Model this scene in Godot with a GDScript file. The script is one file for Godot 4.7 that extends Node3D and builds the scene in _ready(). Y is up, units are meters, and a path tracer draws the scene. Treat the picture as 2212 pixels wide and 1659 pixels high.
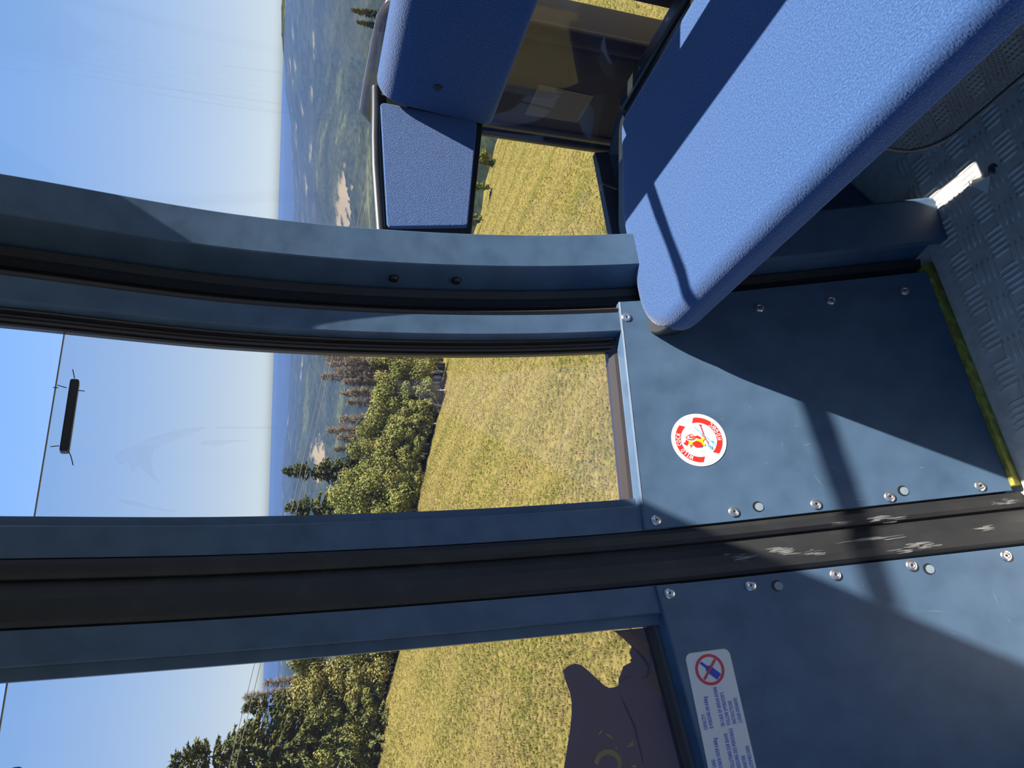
extends Node3D
# Inside a gondola cabin: the side doors, the bench and the end window, over a meadow. x runs along the door side, y is up, z points into the cabin.

const EYE := Vector3(0.0, 1.05, 0.0)
const PROFILE := [[-0.4, 0.60], [0.0, 0.749], [0.25, 0.837], [0.5, 0.918], [0.8, 0.964], [1.1, 0.969], [1.4, 0.931], [1.75, 0.893], [2.0, 0.80], [2.4, 0.6]]

var fwd: Vector3
var rgt: Vector3
var upp: Vector3
var focal := 1545.5
var M := {}
var taken := {}
var rng := RandomNumberGenerator.new()


# ------------------------------------------------------------------ helpers: nodes
func numbered(called: String) -> String:
	var n: int = taken.get(called, 0)
	taken[called] = n + 1
	return called if n == 0 else "%s_%03d" % [called, n]

func tag(o: Node, label := "", category := "", group := "", kind := "") -> void:
	if label: o.set_meta("label", label)
	if category: o.set_meta("category", category)
	if group: o.set_meta("group", group)
	if kind: o.set_meta("kind", kind)

func thing(called: String, label: String, category: String, at := Vector3.ZERO, group := "", kind := "") -> Node3D:
	var o := Node3D.new()
	o.name = numbered(called)
	o.position = at
	tag(o, label, category, group, kind)
	add_child(o, true)
	return o

func put(parent: Node3D, called: String, mesh: Mesh, mat: Material, at := Transform3D()) -> MeshInstance3D:
	var o := MeshInstance3D.new()
	o.name = numbered(called) if parent == self else called
	o.mesh = mesh
	o.material_override = null
	if mat and mesh is ArrayMesh and mesh.get_surface_count() and mesh.surface_get_material(0) == null:
		mesh.surface_set_material(0, mat)
	elif mat:
		o.set_surface_override_material(0, mat)
	if mat and mesh.surface_get_material(0) != mat:
		o.set_surface_override_material(0, mat)
	o.transform = at
	parent.add_child(o, true)
	return o


# ------------------------------------------------------------------ helpers: shapes
class Mb:
	var v := PackedVector3Array()
	var n := PackedVector3Array()
	var c := PackedColorArray()
	var i := PackedInt32Array()
	var color := Color.WHITE
	func vert(p: Vector3, nn: Vector3) -> int:
		v.append(p); n.append(nn); c.append(color)
		return v.size() - 1
	func tri(a: int, b: int, d: int) -> void:
		# front faces run clockwise: turn the triangle to suit its normals
		var g := (v[b] - v[a]).cross(v[d] - v[a])
		if g.dot(n[a] + n[b] + n[d]) > 0.0:
			i.append(a); i.append(d); i.append(b)
		else:
			i.append(a); i.append(b); i.append(d)
	func quad(a: int, b: int, d: int, e: int) -> void:
		tri(a, b, d); tri(a, d, e)
	func flat(p: Array, nn: Vector3) -> void:
		var s := v.size()
		for q in p: vert(q, nn)
		for k in range(1, p.size() - 1): tri(s, s + k, s + k + 1)
	func face(a: Vector3, b: Vector3, d: Vector3, e: Vector3, away: Vector3) -> void:
		var nn := (b - a).cross(d - a)
		if nn.length() < 1e-14: nn = (d - a).cross(e - a)
		nn = nn.normalized()
		if nn.dot((a + b + d + e) * 0.25 - away) < 0.0: nn = -nn
		flat([a, b, d, e], nn)
	func mesh(colored := false) -> ArrayMesh:
		var arr := []
		arr.resize(Mesh.ARRAY_MAX)
		arr[Mesh.ARRAY_VERTEX] = v
		arr[Mesh.ARRAY_NORMAL] = n
		if colored: arr[Mesh.ARRAY_COLOR] = c
		arr[Mesh.ARRAY_INDEX] = i
		var m := ArrayMesh.new()
		m.add_surface_from_arrays(Mesh.PRIMITIVE_TRIANGLES, arr)
		return m

func depth(y: float) -> float:
	var k := 1
	while k < PROFILE.size() - 3 and y > PROFILE[k + 1][0]: k += 1
	var y0: float = PROFILE[k][0]
	var y1: float = PROFILE[k + 1][0]
	var a: float = PROFILE[k][1]
	var b: float = PROFILE[k + 1][1]
	var ma: float = (b - PROFILE[k - 1][1]) / (y1 - PROFILE[k - 1][0])
	var mb: float = (PROFILE[k + 2][1] - a) / (PROFILE[k + 2][0] - y0)
	var h := y1 - y0
	var t := (y - y0) / h
	var t2 := t * t
	var t3 := t2 * t
	return (2 * t3 - 3 * t2 + 1) * a + (t3 - 2 * t2 + t) * h * ma + (-2 * t3 + 3 * t2) * b + (t3 - t2) * h * mb

func W(x: float, y: float, off := 0.0) -> Vector3:
	return Vector3(x, y, -(depth(y) + off))

func wall_normal(y: float) -> Vector3:
	var s := (depth(y + 0.005) - depth(y - 0.005)) / 0.01
	return Vector3(0, s, 1).normalized()

func ray(px: float, py: float) -> Vector3:
	return fwd + rgt * ((1659.0 - py) - 829.5) / focal - upp * (px - 1106.0) / focal

func wp(px: float, py: float, off := 0.0) -> Vector3:   # where the sight line of a photo pixel meets the door side
	var d := ray(px, py)
	var D := 0.95
	for k in 24: D = depth(EYE.y + d.y * D / -d.z) + off
	return EYE + d * (D / -d.z)

# a bar that follows the door side's curve: section corners are (x, depth behind the face)
func bar(section: Array, y0: float, y1: float, n := 40) -> ArrayMesh:
	var mb := Mb.new()
	var mid := Vector2.ZERO
	for s in section: mid += s
	mid /= section.size()
	for k in section.size():
		var a: Vector2 = section[k]
		var b: Vector2 = section[(k + 1) % section.size()]
		var e := b - a
		var nn := Vector2(e.y, -e.x)
		if nn.dot((a + b) * 0.5 - mid) < 0: nn = -nn
		nn = nn.normalized()
		var base := mb.v.size()
		for j in n + 1:
			var y := lerpf(y0, y1, float(j) / n)
			var w := wall_normal(y)
			var n3 := (Vector3(nn.x, 0, 0) + w * -nn.y).normalized()
			mb.vert(W(a.x, y, a.y), n3)
			mb.vert(W(b.x, y, b.y), n3)
		for j in n:
			var q := base + j * 2
			mb.quad(q, q + 1, q + 3, q + 2)
	for y in [y0, y1]:
		var ring := PackedVector2Array(section)
		var t := Geometry2D.triangulate_polygon(ring)
		var s := mb.v.size()
		for p in section: mb.vert(W(p.x, y, p.y), Vector3(0, -1 if y == y0 else 1, 0))
		for j in range(0, t.size(), 3): mb.tri(s + t[j], s + t[j + 1], s + t[j + 2])
	return mb.mesh()

# a slab over an outline in the plane of t's x and z axes, its edges rounded; thickness runs along t's y
func slab(outline: PackedVector2Array, y0: float, y1: float, rt: float, rb: float, t := Transform3D(), seg := 5, crown := 0.0) -> ArrayMesh:
	var mb := Mb.new()
	var pts := outline
	if Geometry2D.is_polygon_clockwise(pts): pts.reverse()
	var m := pts.size()
	var nn: Array[Vector2] = []
	for k in m:
		var e := (pts[(k + 1) % m] - pts[k]).normalized()
		var f := (pts[k] - pts[(k - 1 + m) % m]).normalized()
		var q := (Vector2(e.y, -e.x) + Vector2(f.y, -f.x))
		nn.append(q.normalized())
	var rows := []
	for k in seg + 1:
		var a := -PI / 2 + PI / 2 * k / seg
		rows.append([rb * (1 - cos(a)), y0 + rb + rb * sin(a), a])
	for k in seg + 1:
		var a := PI / 2 * k / seg
		rows.append([rt * (1 - cos(a)), y1 - rt + rt * sin(a), a])
	for r in rows:
		for k in m:
			var p: Vector2 = pts[k] - nn[k] * r[0]
			mb.vert(t * Vector3(p.x, r[1], p.y), (t.basis * Vector3(nn[k].x * cos(r[2]), sin(r[2]), nn[k].y * cos(r[2]))).normalized())
	for j in rows.size() - 1:
		for k in m:
			var k2 := (k + 1) % m
			mb.quad(j * m + k, j * m + k2, (j + 1) * m + k2, (j + 1) * m + k)
	for side in 2:
		var r: Array = rows[0] if side == 0 else rows[-1]
		var ring := PackedVector2Array()
		for k in m: ring.append(pts[k] - nn[k] * r[0])
		var tr := Geometry2D.triangulate_polygon(ring)
		var s := mb.v.size()
		for p in ring: mb.vert(t * Vector3(p.x, r[1], p.y), (t.basis * Vector3(0, -1 if side == 0 else 1, 0)).normalized())
		for j in range(0, tr.size(), 3): mb.tri(s + tr[j], s + tr[j + 1], s + tr[j + 2])
	return mb.mesh()

func rrect(w: float, h: float, r: float, seg := 5, at := Vector2.ZERO) -> PackedVector2Array:
	var o := PackedVector2Array()
	for k in 4:
		var c := at + Vector2((w / 2 - r) * (1 if k in [0, 3] else -1), (h / 2 - r) * (1 if k < 2 else -1))
		for j in seg + 1:
			var a := PI / 2 * (k + float(j) / seg)
			o.append(c + Vector2(cos(a), sin(a)) * r)
	return o

# the corners of a polygon rounded, each by its own radius
func rounded(pts: Array, seg := 8) -> PackedVector2Array:
	var o := PackedVector2Array()
	var m := pts.size()
	for k in m:
		var p := Vector2(pts[k][0], pts[k][1])
		var a := (Vector2(pts[(k - 1 + m) % m][0], pts[(k - 1 + m) % m][1]) - p).normalized()
		var b := (Vector2(pts[(k + 1) % m][0], pts[(k + 1) % m][1]) - p).normalized()
		var r: float = pts[k][2]
		if r <= 0.0:
			o.append(p)
			continue
		var half := a.angle_to(b) / 2.0
		var d := r / absf(tan(half))
		var c := p + (a + b).normalized() * (r / absf(sin(half)))
		var a0 := (p + a * d - c).angle()
		var sweep := angle_difference(a0, (p + b * d - c).angle())
		for j in seg + 1: o.append(c + Vector2.from_angle(a0 + sweep * j / seg) * r)
	return o

func tube(path: Array, r: float, seg := 10, closed_ends := true, r_end := -1.0) -> ArrayMesh:
	var mb := Mb.new()
	tube_into(mb, path, r, seg, r_end)
	if closed_ends:
		for e in [0, path.size() - 1]:
			var d: Vector3 = (path[1] - path[0]) if e == 0 else (path[-2] - path[-1])
			var s := mb.v.size()
			var rr := r if e == 0 or r_end < 0 else r_end
			var fr := frame_of(d)
			mb.vert(path[e], -d.normalized())
			for j in seg:
				var a := TAU * j / seg
				mb.vert(path[e] + (fr[0] * cos(a) + fr[1] * sin(a)) * rr, -d.normalized())
			for j in seg: mb.tri(s, s + 1 + j, s + 1 + (j + 1) % seg)
	return mb.mesh()

func frame_of(d: Vector3) -> Array:
	d = d.normalized()
	var a := d.cross(Vector3.UP if absf(d.y) < 0.95 else Vector3.RIGHT).normalized()
	return [a, d.cross(a).normalized()]

func tube_into(mb: Mb, path: Array, r: float, seg := 8, r_end := -1.0) -> void:
	var base := mb.v.size()
	var m := path.size()
	for k in m:
		var d: Vector3 = path[mini(k + 1, m - 1)] - path[maxi(k - 1, 0)]
		var fr := frame_of(d)
		var rr := r if r_end < 0 else lerpf(r, r_end, float(k) / (m - 1))
		for j in seg:
			var a := TAU * j / seg
			var nn: Vector3 = fr[0] * cos(a) + fr[1] * sin(a)
			mb.vert(path[k] + nn * rr, nn)
	for k in m - 1:
		for j in seg:
			var j2 := (j + 1) % seg
			mb.quad(base + k * seg + j, base + k * seg + j2, base + (k + 1) * seg + j2, base + (k + 1) * seg + j)

# a turned shape round its y axis: (radius, height) from the foot up
func lathe(prof: Array, seg := 20) -> ArrayMesh:
	var mb := Mb.new()
	for k in prof.size() - 1:
		var a: Vector2 = prof[k]
		var b: Vector2 = prof[k + 1]
		var e := b - a
		var nn := Vector2(e.y, -e.x).normalized()
		var s := mb.v.size()
		for j in seg + 1:
			var c := Vector2.from_angle(TAU * j / seg)
			var n3 := Vector3(c.x * nn.x, nn.y, c.y * nn.x)
			mb.vert(Vector3(c.x * a.x, a.y, c.y * a.x), n3)
			mb.vert(Vector3(c.x * b.x, b.y, c.y * b.x), n3)
		for j in seg: mb.quad(s + 2 * j, s + 2 * j + 1, s + 2 * j + 3, s + 2 * j + 2)
	return mb.mesh()

func box(lo: Vector3, hi: Vector3, r := 0.003) -> ArrayMesh:
	var s := hi - lo
	r = minf(r, minf(s.x, minf(s.y, s.z)) * 0.45)
	return slab(rrect(s.x, s.z, r, 3), 0, s.y, r, r, Transform3D(Basis(), Vector3((lo.x + hi.x) / 2, lo.y, (lo.z + hi.z) / 2)), 3)

# a flat polygon of 3-D points, drawn as a sheet of some thickness
func sheet(pts: Array, nn: Vector3, thick := 0.0002) -> ArrayMesh:
	var mb := Mb.new()
	sheet_into(mb, pts, nn, thick)
	return mb.mesh()

func sheet_into(mb: Mb, pts: Array, nn: Vector3, thick := 0.0002) -> void:
	var fr := frame_of(nn)
	var flat := PackedVector2Array()
	for p in pts: flat.append(Vector2(p.dot(fr[0]), p.dot(fr[1])) * 1000.0)
	var t := Geometry2D.triangulate_polygon(flat)
	for side in [1.0, -1.0]:
		var s := mb.v.size()
		for p in pts: mb.vert(p + nn * thick * (1.0 if side > 0 else 0.0), nn * side)
		for j in range(0, t.size(), 3): mb.tri(s + t[j], s + t[j + 1], s + t[j + 2])
	var mid := Vector3.ZERO
	for p in pts: mid += p / pts.size()
	for k in pts.size():
		var a: Vector3 = pts[k]
		var b: Vector3 = pts[(k + 1) % pts.size()]
		mb.face(a, b, b + nn * thick, a + nn * thick, mid)

func lettering(mb: Mb, text: String, size: float, t: Transform3D, squeeze := 1.0, bold := true, centre := false) -> void:
	var f := SystemFont.new()
	f.font_names = PackedStringArray(["Droid Sans"])
	f.font_weight = 700 if bold else 400
	var tm := TextMesh.new()
	tm.font = f
	tm.text = text
	tm.font_size = 32
	tm.pixel_size = size / 23.0
	tm.depth = 0.0
	tm.curve_step = 1.0
	tm.horizontal_alignment = HORIZONTAL_ALIGNMENT_CENTER if centre else HORIZONTAL_ALIGNMENT_LEFT
	tm.vertical_alignment = VERTICAL_ALIGNMENT_CENTER
	var arr := tm.surface_get_arrays(0)
	var vs: PackedVector3Array = arr[Mesh.ARRAY_VERTEX]
	var ix = arr[Mesh.ARRAY_INDEX]
	if ix == null: ix = range(vs.size())
	var nn := t.basis.z.normalized()
	var s := mb.v.size()
	for p in vs: mb.vert(t * Vector3(p.x * squeeze, p.y, 0), nn)
	for k in range(0, ix.size() - 2, 3): mb.tri(s + ix[k], s + ix[k + 1], s + ix[k + 2])


# ------------------------------------------------------------------ materials
func noise_tex(freq: float, ramp: Array, seed_: int, size := 512, octaves := 4, normal := 0.0, kind := FastNoiseLite.TYPE_SIMPLEX_SMOOTH) -> NoiseTexture2D:
	var f := FastNoiseLite.new()
	f.noise_type = kind
	f.seed = seed_
	f.frequency = freq
	f.fractal_octaves = octaves
	var t := NoiseTexture2D.new()
	t.width = size
	t.height = size
	t.seamless = true
	t.noise = f
	if normal > 0.0:
		t.as_normal_map = true
		t.bump_strength = normal
	if ramp.size():
		var g := Gradient.new()
		g.offsets = PackedFloat32Array(ramp.map(func(r): return r[0]))
		g.colors = PackedColorArray(ramp.map(func(r): return r[1]))
		t.color_ramp = g
	return t

func mat(called: String, color: Color, rough := 0.6, metal := 0.0) -> StandardMaterial3D:
	var m := StandardMaterial3D.new()
	m.resource_name = called
	m.albedo_color = color
	m.roughness = rough
	m.metallic = metal
	M[called] = m
	return m

func tri(m: StandardMaterial3D, scale: float, tex: Texture2D, nrm: Texture2D = null, nscale := 1.0) -> void:
	m.uv1_triplanar = true
	m.uv1_world_triplanar = true
	m.uv1_scale = Vector3.ONE * scale
	if tex: m.albedo_texture = tex
	if nrm:
		m.normal_enabled = true
		m.normal_texture = nrm
		m.normal_scale = nscale

func lin(r: float, g: float, b: float) -> Color:
	return Color(r, g, b).linear_to_srgb()

func make_materials() -> void:
	var m := mat("navy_paint", lin(0.076, 0.132, 0.208), 0.45)
	tri(m, 2.2, noise_tex(0.012, [[0.0, Color(0.80, 0.82, 0.84)], [0.5, Color(0.92, 0.93, 0.94)], [1.0, Color(1, 1, 1)]], 11), noise_tex(0.06, [], 12, 256, 3, 1.5), 0.06)
	m.metallic_specular = 0.5
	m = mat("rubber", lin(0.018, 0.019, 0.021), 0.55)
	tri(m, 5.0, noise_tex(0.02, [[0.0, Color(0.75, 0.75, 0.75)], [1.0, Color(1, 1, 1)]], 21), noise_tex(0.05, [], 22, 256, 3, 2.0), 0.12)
	m = mat("seam_rubber", Color.WHITE, 0.5)
	tri(m, 2.0, noise_tex(0.008, [[0.0, lin(0.016, 0.016, 0.017)], [0.6, lin(0.022, 0.022, 0.023)], [1.0, lin(0.036, 0.036, 0.036)]], 23, 1024, 6), noise_tex(0.05, [], 24, 256, 3, 2.0), 0.1)
	mat("gasket", lin(0.045, 0.036, 0.036), 0.35)
	mat("pane_edge", lin(0.16, 0.14, 0.22), 0.3)
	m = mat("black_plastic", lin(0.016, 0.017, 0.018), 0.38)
	m = mat("rivet_steel", lin(0.62, 0.61, 0.60), 0.28, 0.9)
	mat("rivet_hole", lin(0.02, 0.02, 0.02), 0.8)
	mat("plug", lin(0.22, 0.28, 0.32), 0.3)
	# seat cloth: short pile
	m = mat("blue_cloth", Color.WHITE, 0.95)
	tri(m, 9.0, noise_tex(0.055, [[0.0, lin(0.022, 0.060, 0.165)], [0.5, lin(0.038, 0.090, 0.225)], [1.0, lin(0.068, 0.138, 0.30)]], 31, 512, 5), noise_tex(0.06, [], 32, 512, 4, 6.0), 0.7)
	m.rim_enabled = true
	m.rim = 0.6
	m.rim_tint = 0.35
	m.metallic_specular = 0.15
	m = mat("blue_pile", Color.WHITE, 0.95)
	tri(m, 14.0, noise_tex(0.09, [[0.0, lin(0.03, 0.075, 0.20)], [0.5, lin(0.06, 0.13, 0.31)], [1.0, lin(0.12, 0.215, 0.43)]], 33, 512, 3), noise_tex(0.06, [], 34, 512, 3, 10.0), 1.4)
	m.rim_enabled = true
	m.rim = 0.5
	m.rim_tint = 0.4
	m.metallic_specular = 0.15
	m = mat("tread_metal", Color.WHITE, 0.42, 0.25)
	tri(m, 3.0, noise_tex(0.02, [[0.0, lin(0.60, 0.57, 0.53)], [0.5, lin(0.70, 0.67, 0.62)], [1.0, lin(0.80, 0.77, 0.72)]], 41, 512, 5), noise_tex(0.08, [], 42, 256, 3, 2.0), 0.1)
	m = mat("perforated_metal", lin(0.085, 0.085, 0.09), 0.45, 0.2)
	m = mat("threshold", Color.WHITE, 0.7)  # olive tones of the meadow glimpsed under the door, painted on a strip
	tri(m, 6.0, noise_tex(0.03, [[0.0, lin(0.18, 0.17, 0.02)], [0.6, lin(0.40, 0.37, 0.06)], [0.8, lin(0.52, 0.48, 0.10)], [1.0, lin(0.7, 0.66, 0.28)]], 43, 256, 4))
	m = mat("glass", Color(0.42, 0.39, 0.50, 0.19), 0.03)
	m.transparency = BaseMaterial3D.TRANSPARENCY_ALPHA
	m = mat("acrylic", Color(0.36, 0.34, 0.42, 0.18), 0.05)
	m.transparency = BaseMaterial3D.TRANSPARENCY_ALPHA
	m = mat("smear", Color(0.95, 0.96, 1.0, 0.07), 0.8)
	m.transparency = BaseMaterial3D.TRANSPARENCY_ALPHA
	m = mat("scuff", Color(0.85, 0.84, 0.82, 0.12), 0.9)
	m.transparency = BaseMaterial3D.TRANSPARENCY_ALPHA
	m = mat("pale_streak", Color(0.95, 0.96, 1.0, 0.10), 0.8)
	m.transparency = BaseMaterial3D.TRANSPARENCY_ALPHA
	m = mat("smoky_plastic", Color(0.27, 0.22, 0.20, 0.55), 0.12)
	m.transparency = BaseMaterial3D.TRANSPARENCY_ALPHA
	m = mat("ski_box", lin(0.020, 0.017, 0.015), 0.6)
	m.metallic_specular = 0.2
	mat("ski_label", lin(0.034, 0.029, 0.022), 0.6)
	mat("sticker_white", lin(0.78, 0.78, 0.78), 0.45)
	mat("sticker_red", lin(0.72, 0.025, 0.015), 0.45)
	mat("sticker_yellow", lin(0.85, 0.55, 0.02), 0.45)
	mat("sticker_orange", lin(0.70, 0.16, 0.03), 0.45)
	mat("sticker_blue", lin(0.13, 0.42, 0.85), 0.45)
	mat("plate_white", lin(0.62, 0.63, 0.63), 0.4)
	mat("plate_edge", lin(0.35, 0.33, 0.28), 0.6)
	mat("plate_blue", lin(0.025, 0.06, 0.42), 0.5)
	mat("plate_red", lin(0.55, 0.05, 0.06), 0.5)
	for d in [["film_dark", lin(0.24, 0.195, 0.22)], ["film_brown", lin(0.55, 0.33, 0.19)], ["film_line", lin(0.17, 0.135, 0.15)], ["film_yellow", lin(0.72, 0.58, 0.18)]]:
		mat(d[0], d[1], 0.6)
	mat("roof_grey", lin(0.30, 0.30, 0.30), 0.6)
	mat("paper", lin(0.7, 0.69, 0.67), 0.5)
	mat("cable_steel", lin(0.10, 0.095, 0.085), 0.6)
	# outdoors
	for d in [["spruce_needles", 0.10], ["dead_twigs", 0.0], ["birch_leaves", 0.35], ["grass_blades", 0.25]]:
		m = mat(d[0], Color.WHITE, 0.8)
		m.vertex_color_use_as_albedo = true
		m.metallic_specular = 0.2
		m.cull_mode = BaseMaterial3D.CULL_DISABLED
		if d[1] > 0.0:
			m.backlight_enabled = true
			m.backlight = Color(d[1], d[1], d[1])
	m = mat("bark_grey", Color.WHITE, 0.9)
	tri(m, 1.0, noise_tex(0.05, [[0.0, lin(0.06, 0.045, 0.035)], [1.0, lin(0.16, 0.13, 0.11)]], 51, 256, 4))
	m = mat("bark_birch", Color.WHITE, 0.8)
	tri(m, 1.0, noise_tex(0.04, [[0.0, lin(0.05, 0.045, 0.04)], [0.35, lin(0.40, 0.38, 0.35)], [1.0, lin(0.75, 0.73, 0.70)]], 52, 256, 3))
	m = mat("meadow_soil", Color.WHITE, 1.0)
	tri(m, 0.05, noise_tex(0.03, [[0.0, lin(0.105, 0.108, 0.02)], [0.35, lin(0.15, 0.125, 0.03)], [0.6, lin(0.19, 0.148, 0.045)], [1.0, lin(0.22, 0.165, 0.06)]], 53, 1024, 7))
	m.metallic_specular = 0.1
	m = mat("forest_land", Color.WHITE, 1.0)
	m.vertex_color_use_as_albedo = true
	m.metallic_specular = 0.1


func _ready() -> void:
	rng.seed = 7
	# ---- camera: held on its side, so the world's up is the picture's left
	var yaw := deg_to_rad(24.714)
	var pitch := deg_to_rad(-18.49)
	var roll := deg_to_rad(1.843)
	fwd = Vector3(sin(yaw) * cos(pitch), sin(pitch), -cos(yaw) * cos(pitch))
	var r0 := Vector3(cos(yaw), 0, sin(yaw))
	var u0 := r0.cross(fwd)
	rgt = r0 * cos(roll) + u0 * sin(roll)
	upp = -r0 * sin(roll) + u0 * cos(roll)
	var cam := Camera3D.new()
	cam.name = "camera"
	cam.transform = Transform3D(Basis(-upp, rgt, -fwd), EYE)
	cam.fov = rad_to_deg(2.0 * atan(829.5 / focal))
	cam.near = 0.02
	cam.far = 30000.0
	add_child(cam)
	cam.current = true
	# ---- sky, exposure
	var sky_m := ProceduralSkyMaterial.new()
	sky_m.sky_top_color = lin(0.15, 0.42, 1.0)
	sky_m.sky_horizon_color = lin(0.79, 0.92, 1.0)
	sky_m.sky_curve = 0.12
	sky_m.ground_bottom_color = lin(0.16, 0.15, 0.07)
	sky_m.ground_horizon_color = lin(0.20, 0.24, 0.22)
	var sky := Sky.new()
	sky.sky_material = sky_m
	var env := Environment.new()
	env.background_mode = Environment.BG_SKY
	env.sky = sky
	env.tonemap_mode = Environment.TONE_MAPPER_LINEAR
	env.tonemap_exposure = 1.0
	env.sdfgi_enabled = true
	env.ssao_enabled = true
	env.ssil_enabled = true
	env.volumetric_fog_enabled = true
	env.volumetric_fog_density = 0.0
	var we := WorldEnvironment.new()
	we.name = "world_environment"
	we.environment = env
	add_child(we)
	# ---- sun: high, from beyond the end window and a little behind the door side's inner face
	var sun := DirectionalLight3D.new()
	sun.name = "sun"
	sun.light_color = lin(1.0, 0.95, 0.87)
	sun.light_energy = 4.9
	sun.light_angular_distance = 0.53
	sun.shadow_enabled = true
	sun.sky_mode = DirectionalLight3D.SKY_MODE_LIGHT_ONLY
	add_child(sun)
	sun.look_at_from_position(Vector3.ZERO, -Vector3(0.615, 1.0, 0.26), Vector3.UP)

	make_materials()
	build_shell()
	build_doors()
	build_seat()
	build_marks()
	build_outdoors()


# ------------------------------------------------------------------ the cabin
func end_x(y: float) -> float:   # inner face of the end window
	return lerpf(0.98, 1.032, smoothstep(0.42, 0.85, y)) - 0.06 * pow(maxf(y - 1.15, 0.0) / 0.6, 2.0)

func build_shell() -> void:
	# floor: tread plate with rows of raised bars
	var fl := thing("floor", "grey aluminium tread plate floor with raised bars in crossing groups of five", "floor", Vector3.ZERO, "", "structure")
	var outline := PackedVector2Array([Vector2(-0.66, -0.742), Vector2(0.70, -0.742), Vector2(0.76, -0.80), Vector2(0.86, -0.845), Vector2(0.96, -0.87), Vector2(0.96, 0.80), Vector2(-0.66, 0.80)])
	put(fl, "tread_plate", slab(outline, -0.02, 0.0, 0.0008, 0.0008, Transform3D(), 2), M.tread_metal)
	var bars := Mb.new()
	for gi in range(-30, 24):
		for gj in range(-6, 40):
			if (gi + gj) % 2: continue
			var c := Vector2(0.527 + gi * 0.0322, -0.734 + gj * 0.0335)
			var along := gj % 2 == 0          # bars run along the doors in one row, across in the next
			if c.x < -0.25 or c.x > 0.92 or c.y > 0.12 or c.y < -0.727 - 0.35 * maxf(c.x - 0.68, 0.0): continue
			for k in 5:
				var sh := (k - 2) * 0.0098
				var bow := 0.0008 * (2 - absi(k - 2))
				var p := c + (Vector2(0, sh) if along else Vector2(sh, 0))
				if p.y - (0.0 if along else 0.02) < -0.738: continue
				tread_bar(bars, p, 0.0 if along else PI / 2 - 0.06, 0.0195 + bow, 0.0032, 0.0030)
	var bm := put(fl, "tread_bars", bars.mesh(), M.tread_metal)
	tag(bm, "", "", "", "stuff")
	var screw := put(fl, "screw", lathe([Vector2(0.0085, 0), Vector2(0.008, 0.0012), Vector2(0.006, 0.0022), Vector2(0.0035, 0.0022), Vector2(0.0032, 0.0008), Vector2(0.0, 0.0008)], 16), M.perforated_metal, Transform3D(Basis(), Vector3(0.668, 0.0002, -0.596)))
	tag(screw, "dark countersunk screw")
	put(fl, "base_plate", box(Vector3(-0.70, -0.06, -0.90), Vector3(1.0, -0.021, 0.92), 0.004), M.tread_metal)
	put(fl, "edge_skirt", box(Vector3(0.58, -0.03, -0.93), Vector3(1.0, -0.004, -0.745), 0.002), M.tread_metal)
	put(fl, "edge_skirt", box(Vector3(-0.70, -0.03, -0.93), Vector3(0.215, -0.004, -0.745), 0.002), M.tread_metal)
	put(fl, "meadow_gap_strip", slab(PackedVector2Array([Vector2(0.205, -0.7425), Vector2(0.592, -0.7425), Vector2(0.592, -0.790), Vector2(0.205, -0.790)]), -0.012, 0.0125, 0.003, 0.002, Transform3D(), 3), M.threshold)  # made-up strip in place of the meadow showing through the door gap

	# end side: lower panel, sill, header, glass
	var we := thing("wall_right", "navy lower panel and sill of the cabin's end", "wall", Vector3.ZERO, "", "structure")
	var mb := Mb.new()
	var low := [Vector3(0.965, -0.01, -0.84), Vector3(0.965, -0.01, 0.78)]
	var high := [Vector3(0.99, 0.44, -0.90), Vector3(0.99, 0.44, 0.90)]
	for back in [0.0, 0.012]:
		var sh := Vector3(back, 0, 0)
		mb.face(low[0] + sh, low[1] + sh, high[1] + sh, high[0] + sh, Vector3(3, 0.3, 0) if back == 0.0 else Vector3(0, 0.3, 0))
	put(we, "lower_panel", mb.mesh(), M.navy_paint)
	put(we, "end_sill", box(Vector3(0.972, 0.425, -0.88), Vector3(1.005, 0.452, 0.9), 0.006), M.black_plastic)
	put(we, "sun_stop_strip", box(Vector3(0.936, 0.425, -0.50), Vector3(0.976, 0.447, 0.86), 0.004), M.black_plastic)  # unseen strip, added to stop sun coming through the slit behind the cushion
	put(we, "header", box(Vector3(0.93, 1.722, -0.90), Vector3(0.985, 2.02, 0.90), 0.02), M.navy_paint)
	var wf := thing("wall_front", "navy lower panel and black sill below the corner window beside the door post", "wall", Vector3.ZERO, "", "structure")
	mb = Mb.new()
	low = [Vector3(0.69, -0.01, -0.775), Vector3(0.76, -0.01, -0.805), Vector3(0.86, -0.01, -0.848), Vector3(0.93, -0.01, -0.87), Vector3(0.975, -0.01, -0.84)]
	high = [Vector3(0.69, 0.45, -0.966), Vector3(0.76, 0.45, -0.966), Vector3(0.86, 0.45, -0.966), Vector3(0.935, 0.445, -0.955), Vector3(0.99, 0.44, -0.90)]
	for k in 4:
		for back in [0.0, 0.012]:
			var sh := Vector3(0, 0, -back)
			mb.face(low[k] + sh, low[k + 1] + sh, high[k + 1] + sh, high[k] + sh, Vector3(1, 0.3, -3) if back == 0.0 else Vector3(0, 0.3, 0))
	put(wf, "lower_panel", mb.mesh(), M.navy_paint)
	put(wf, "side_sill", bar([Vector2(0.70, 0.050), Vector2(0.90, 0.050), Vector2(0.945, 0.055), Vector2(0.945, 0.066), Vector2(0.70, 0.066)], 0.445, 0.470, 4), M.rubber)

	# wraparound pane of the end
	var pane := thing("window_1", "large clear acrylic pane bent round the cabin's corner behind the bench", "window", Vector3.ZERO, "", "structure")
	var g := Mb.new()
	var rows := 24
	var cols := 0
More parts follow.
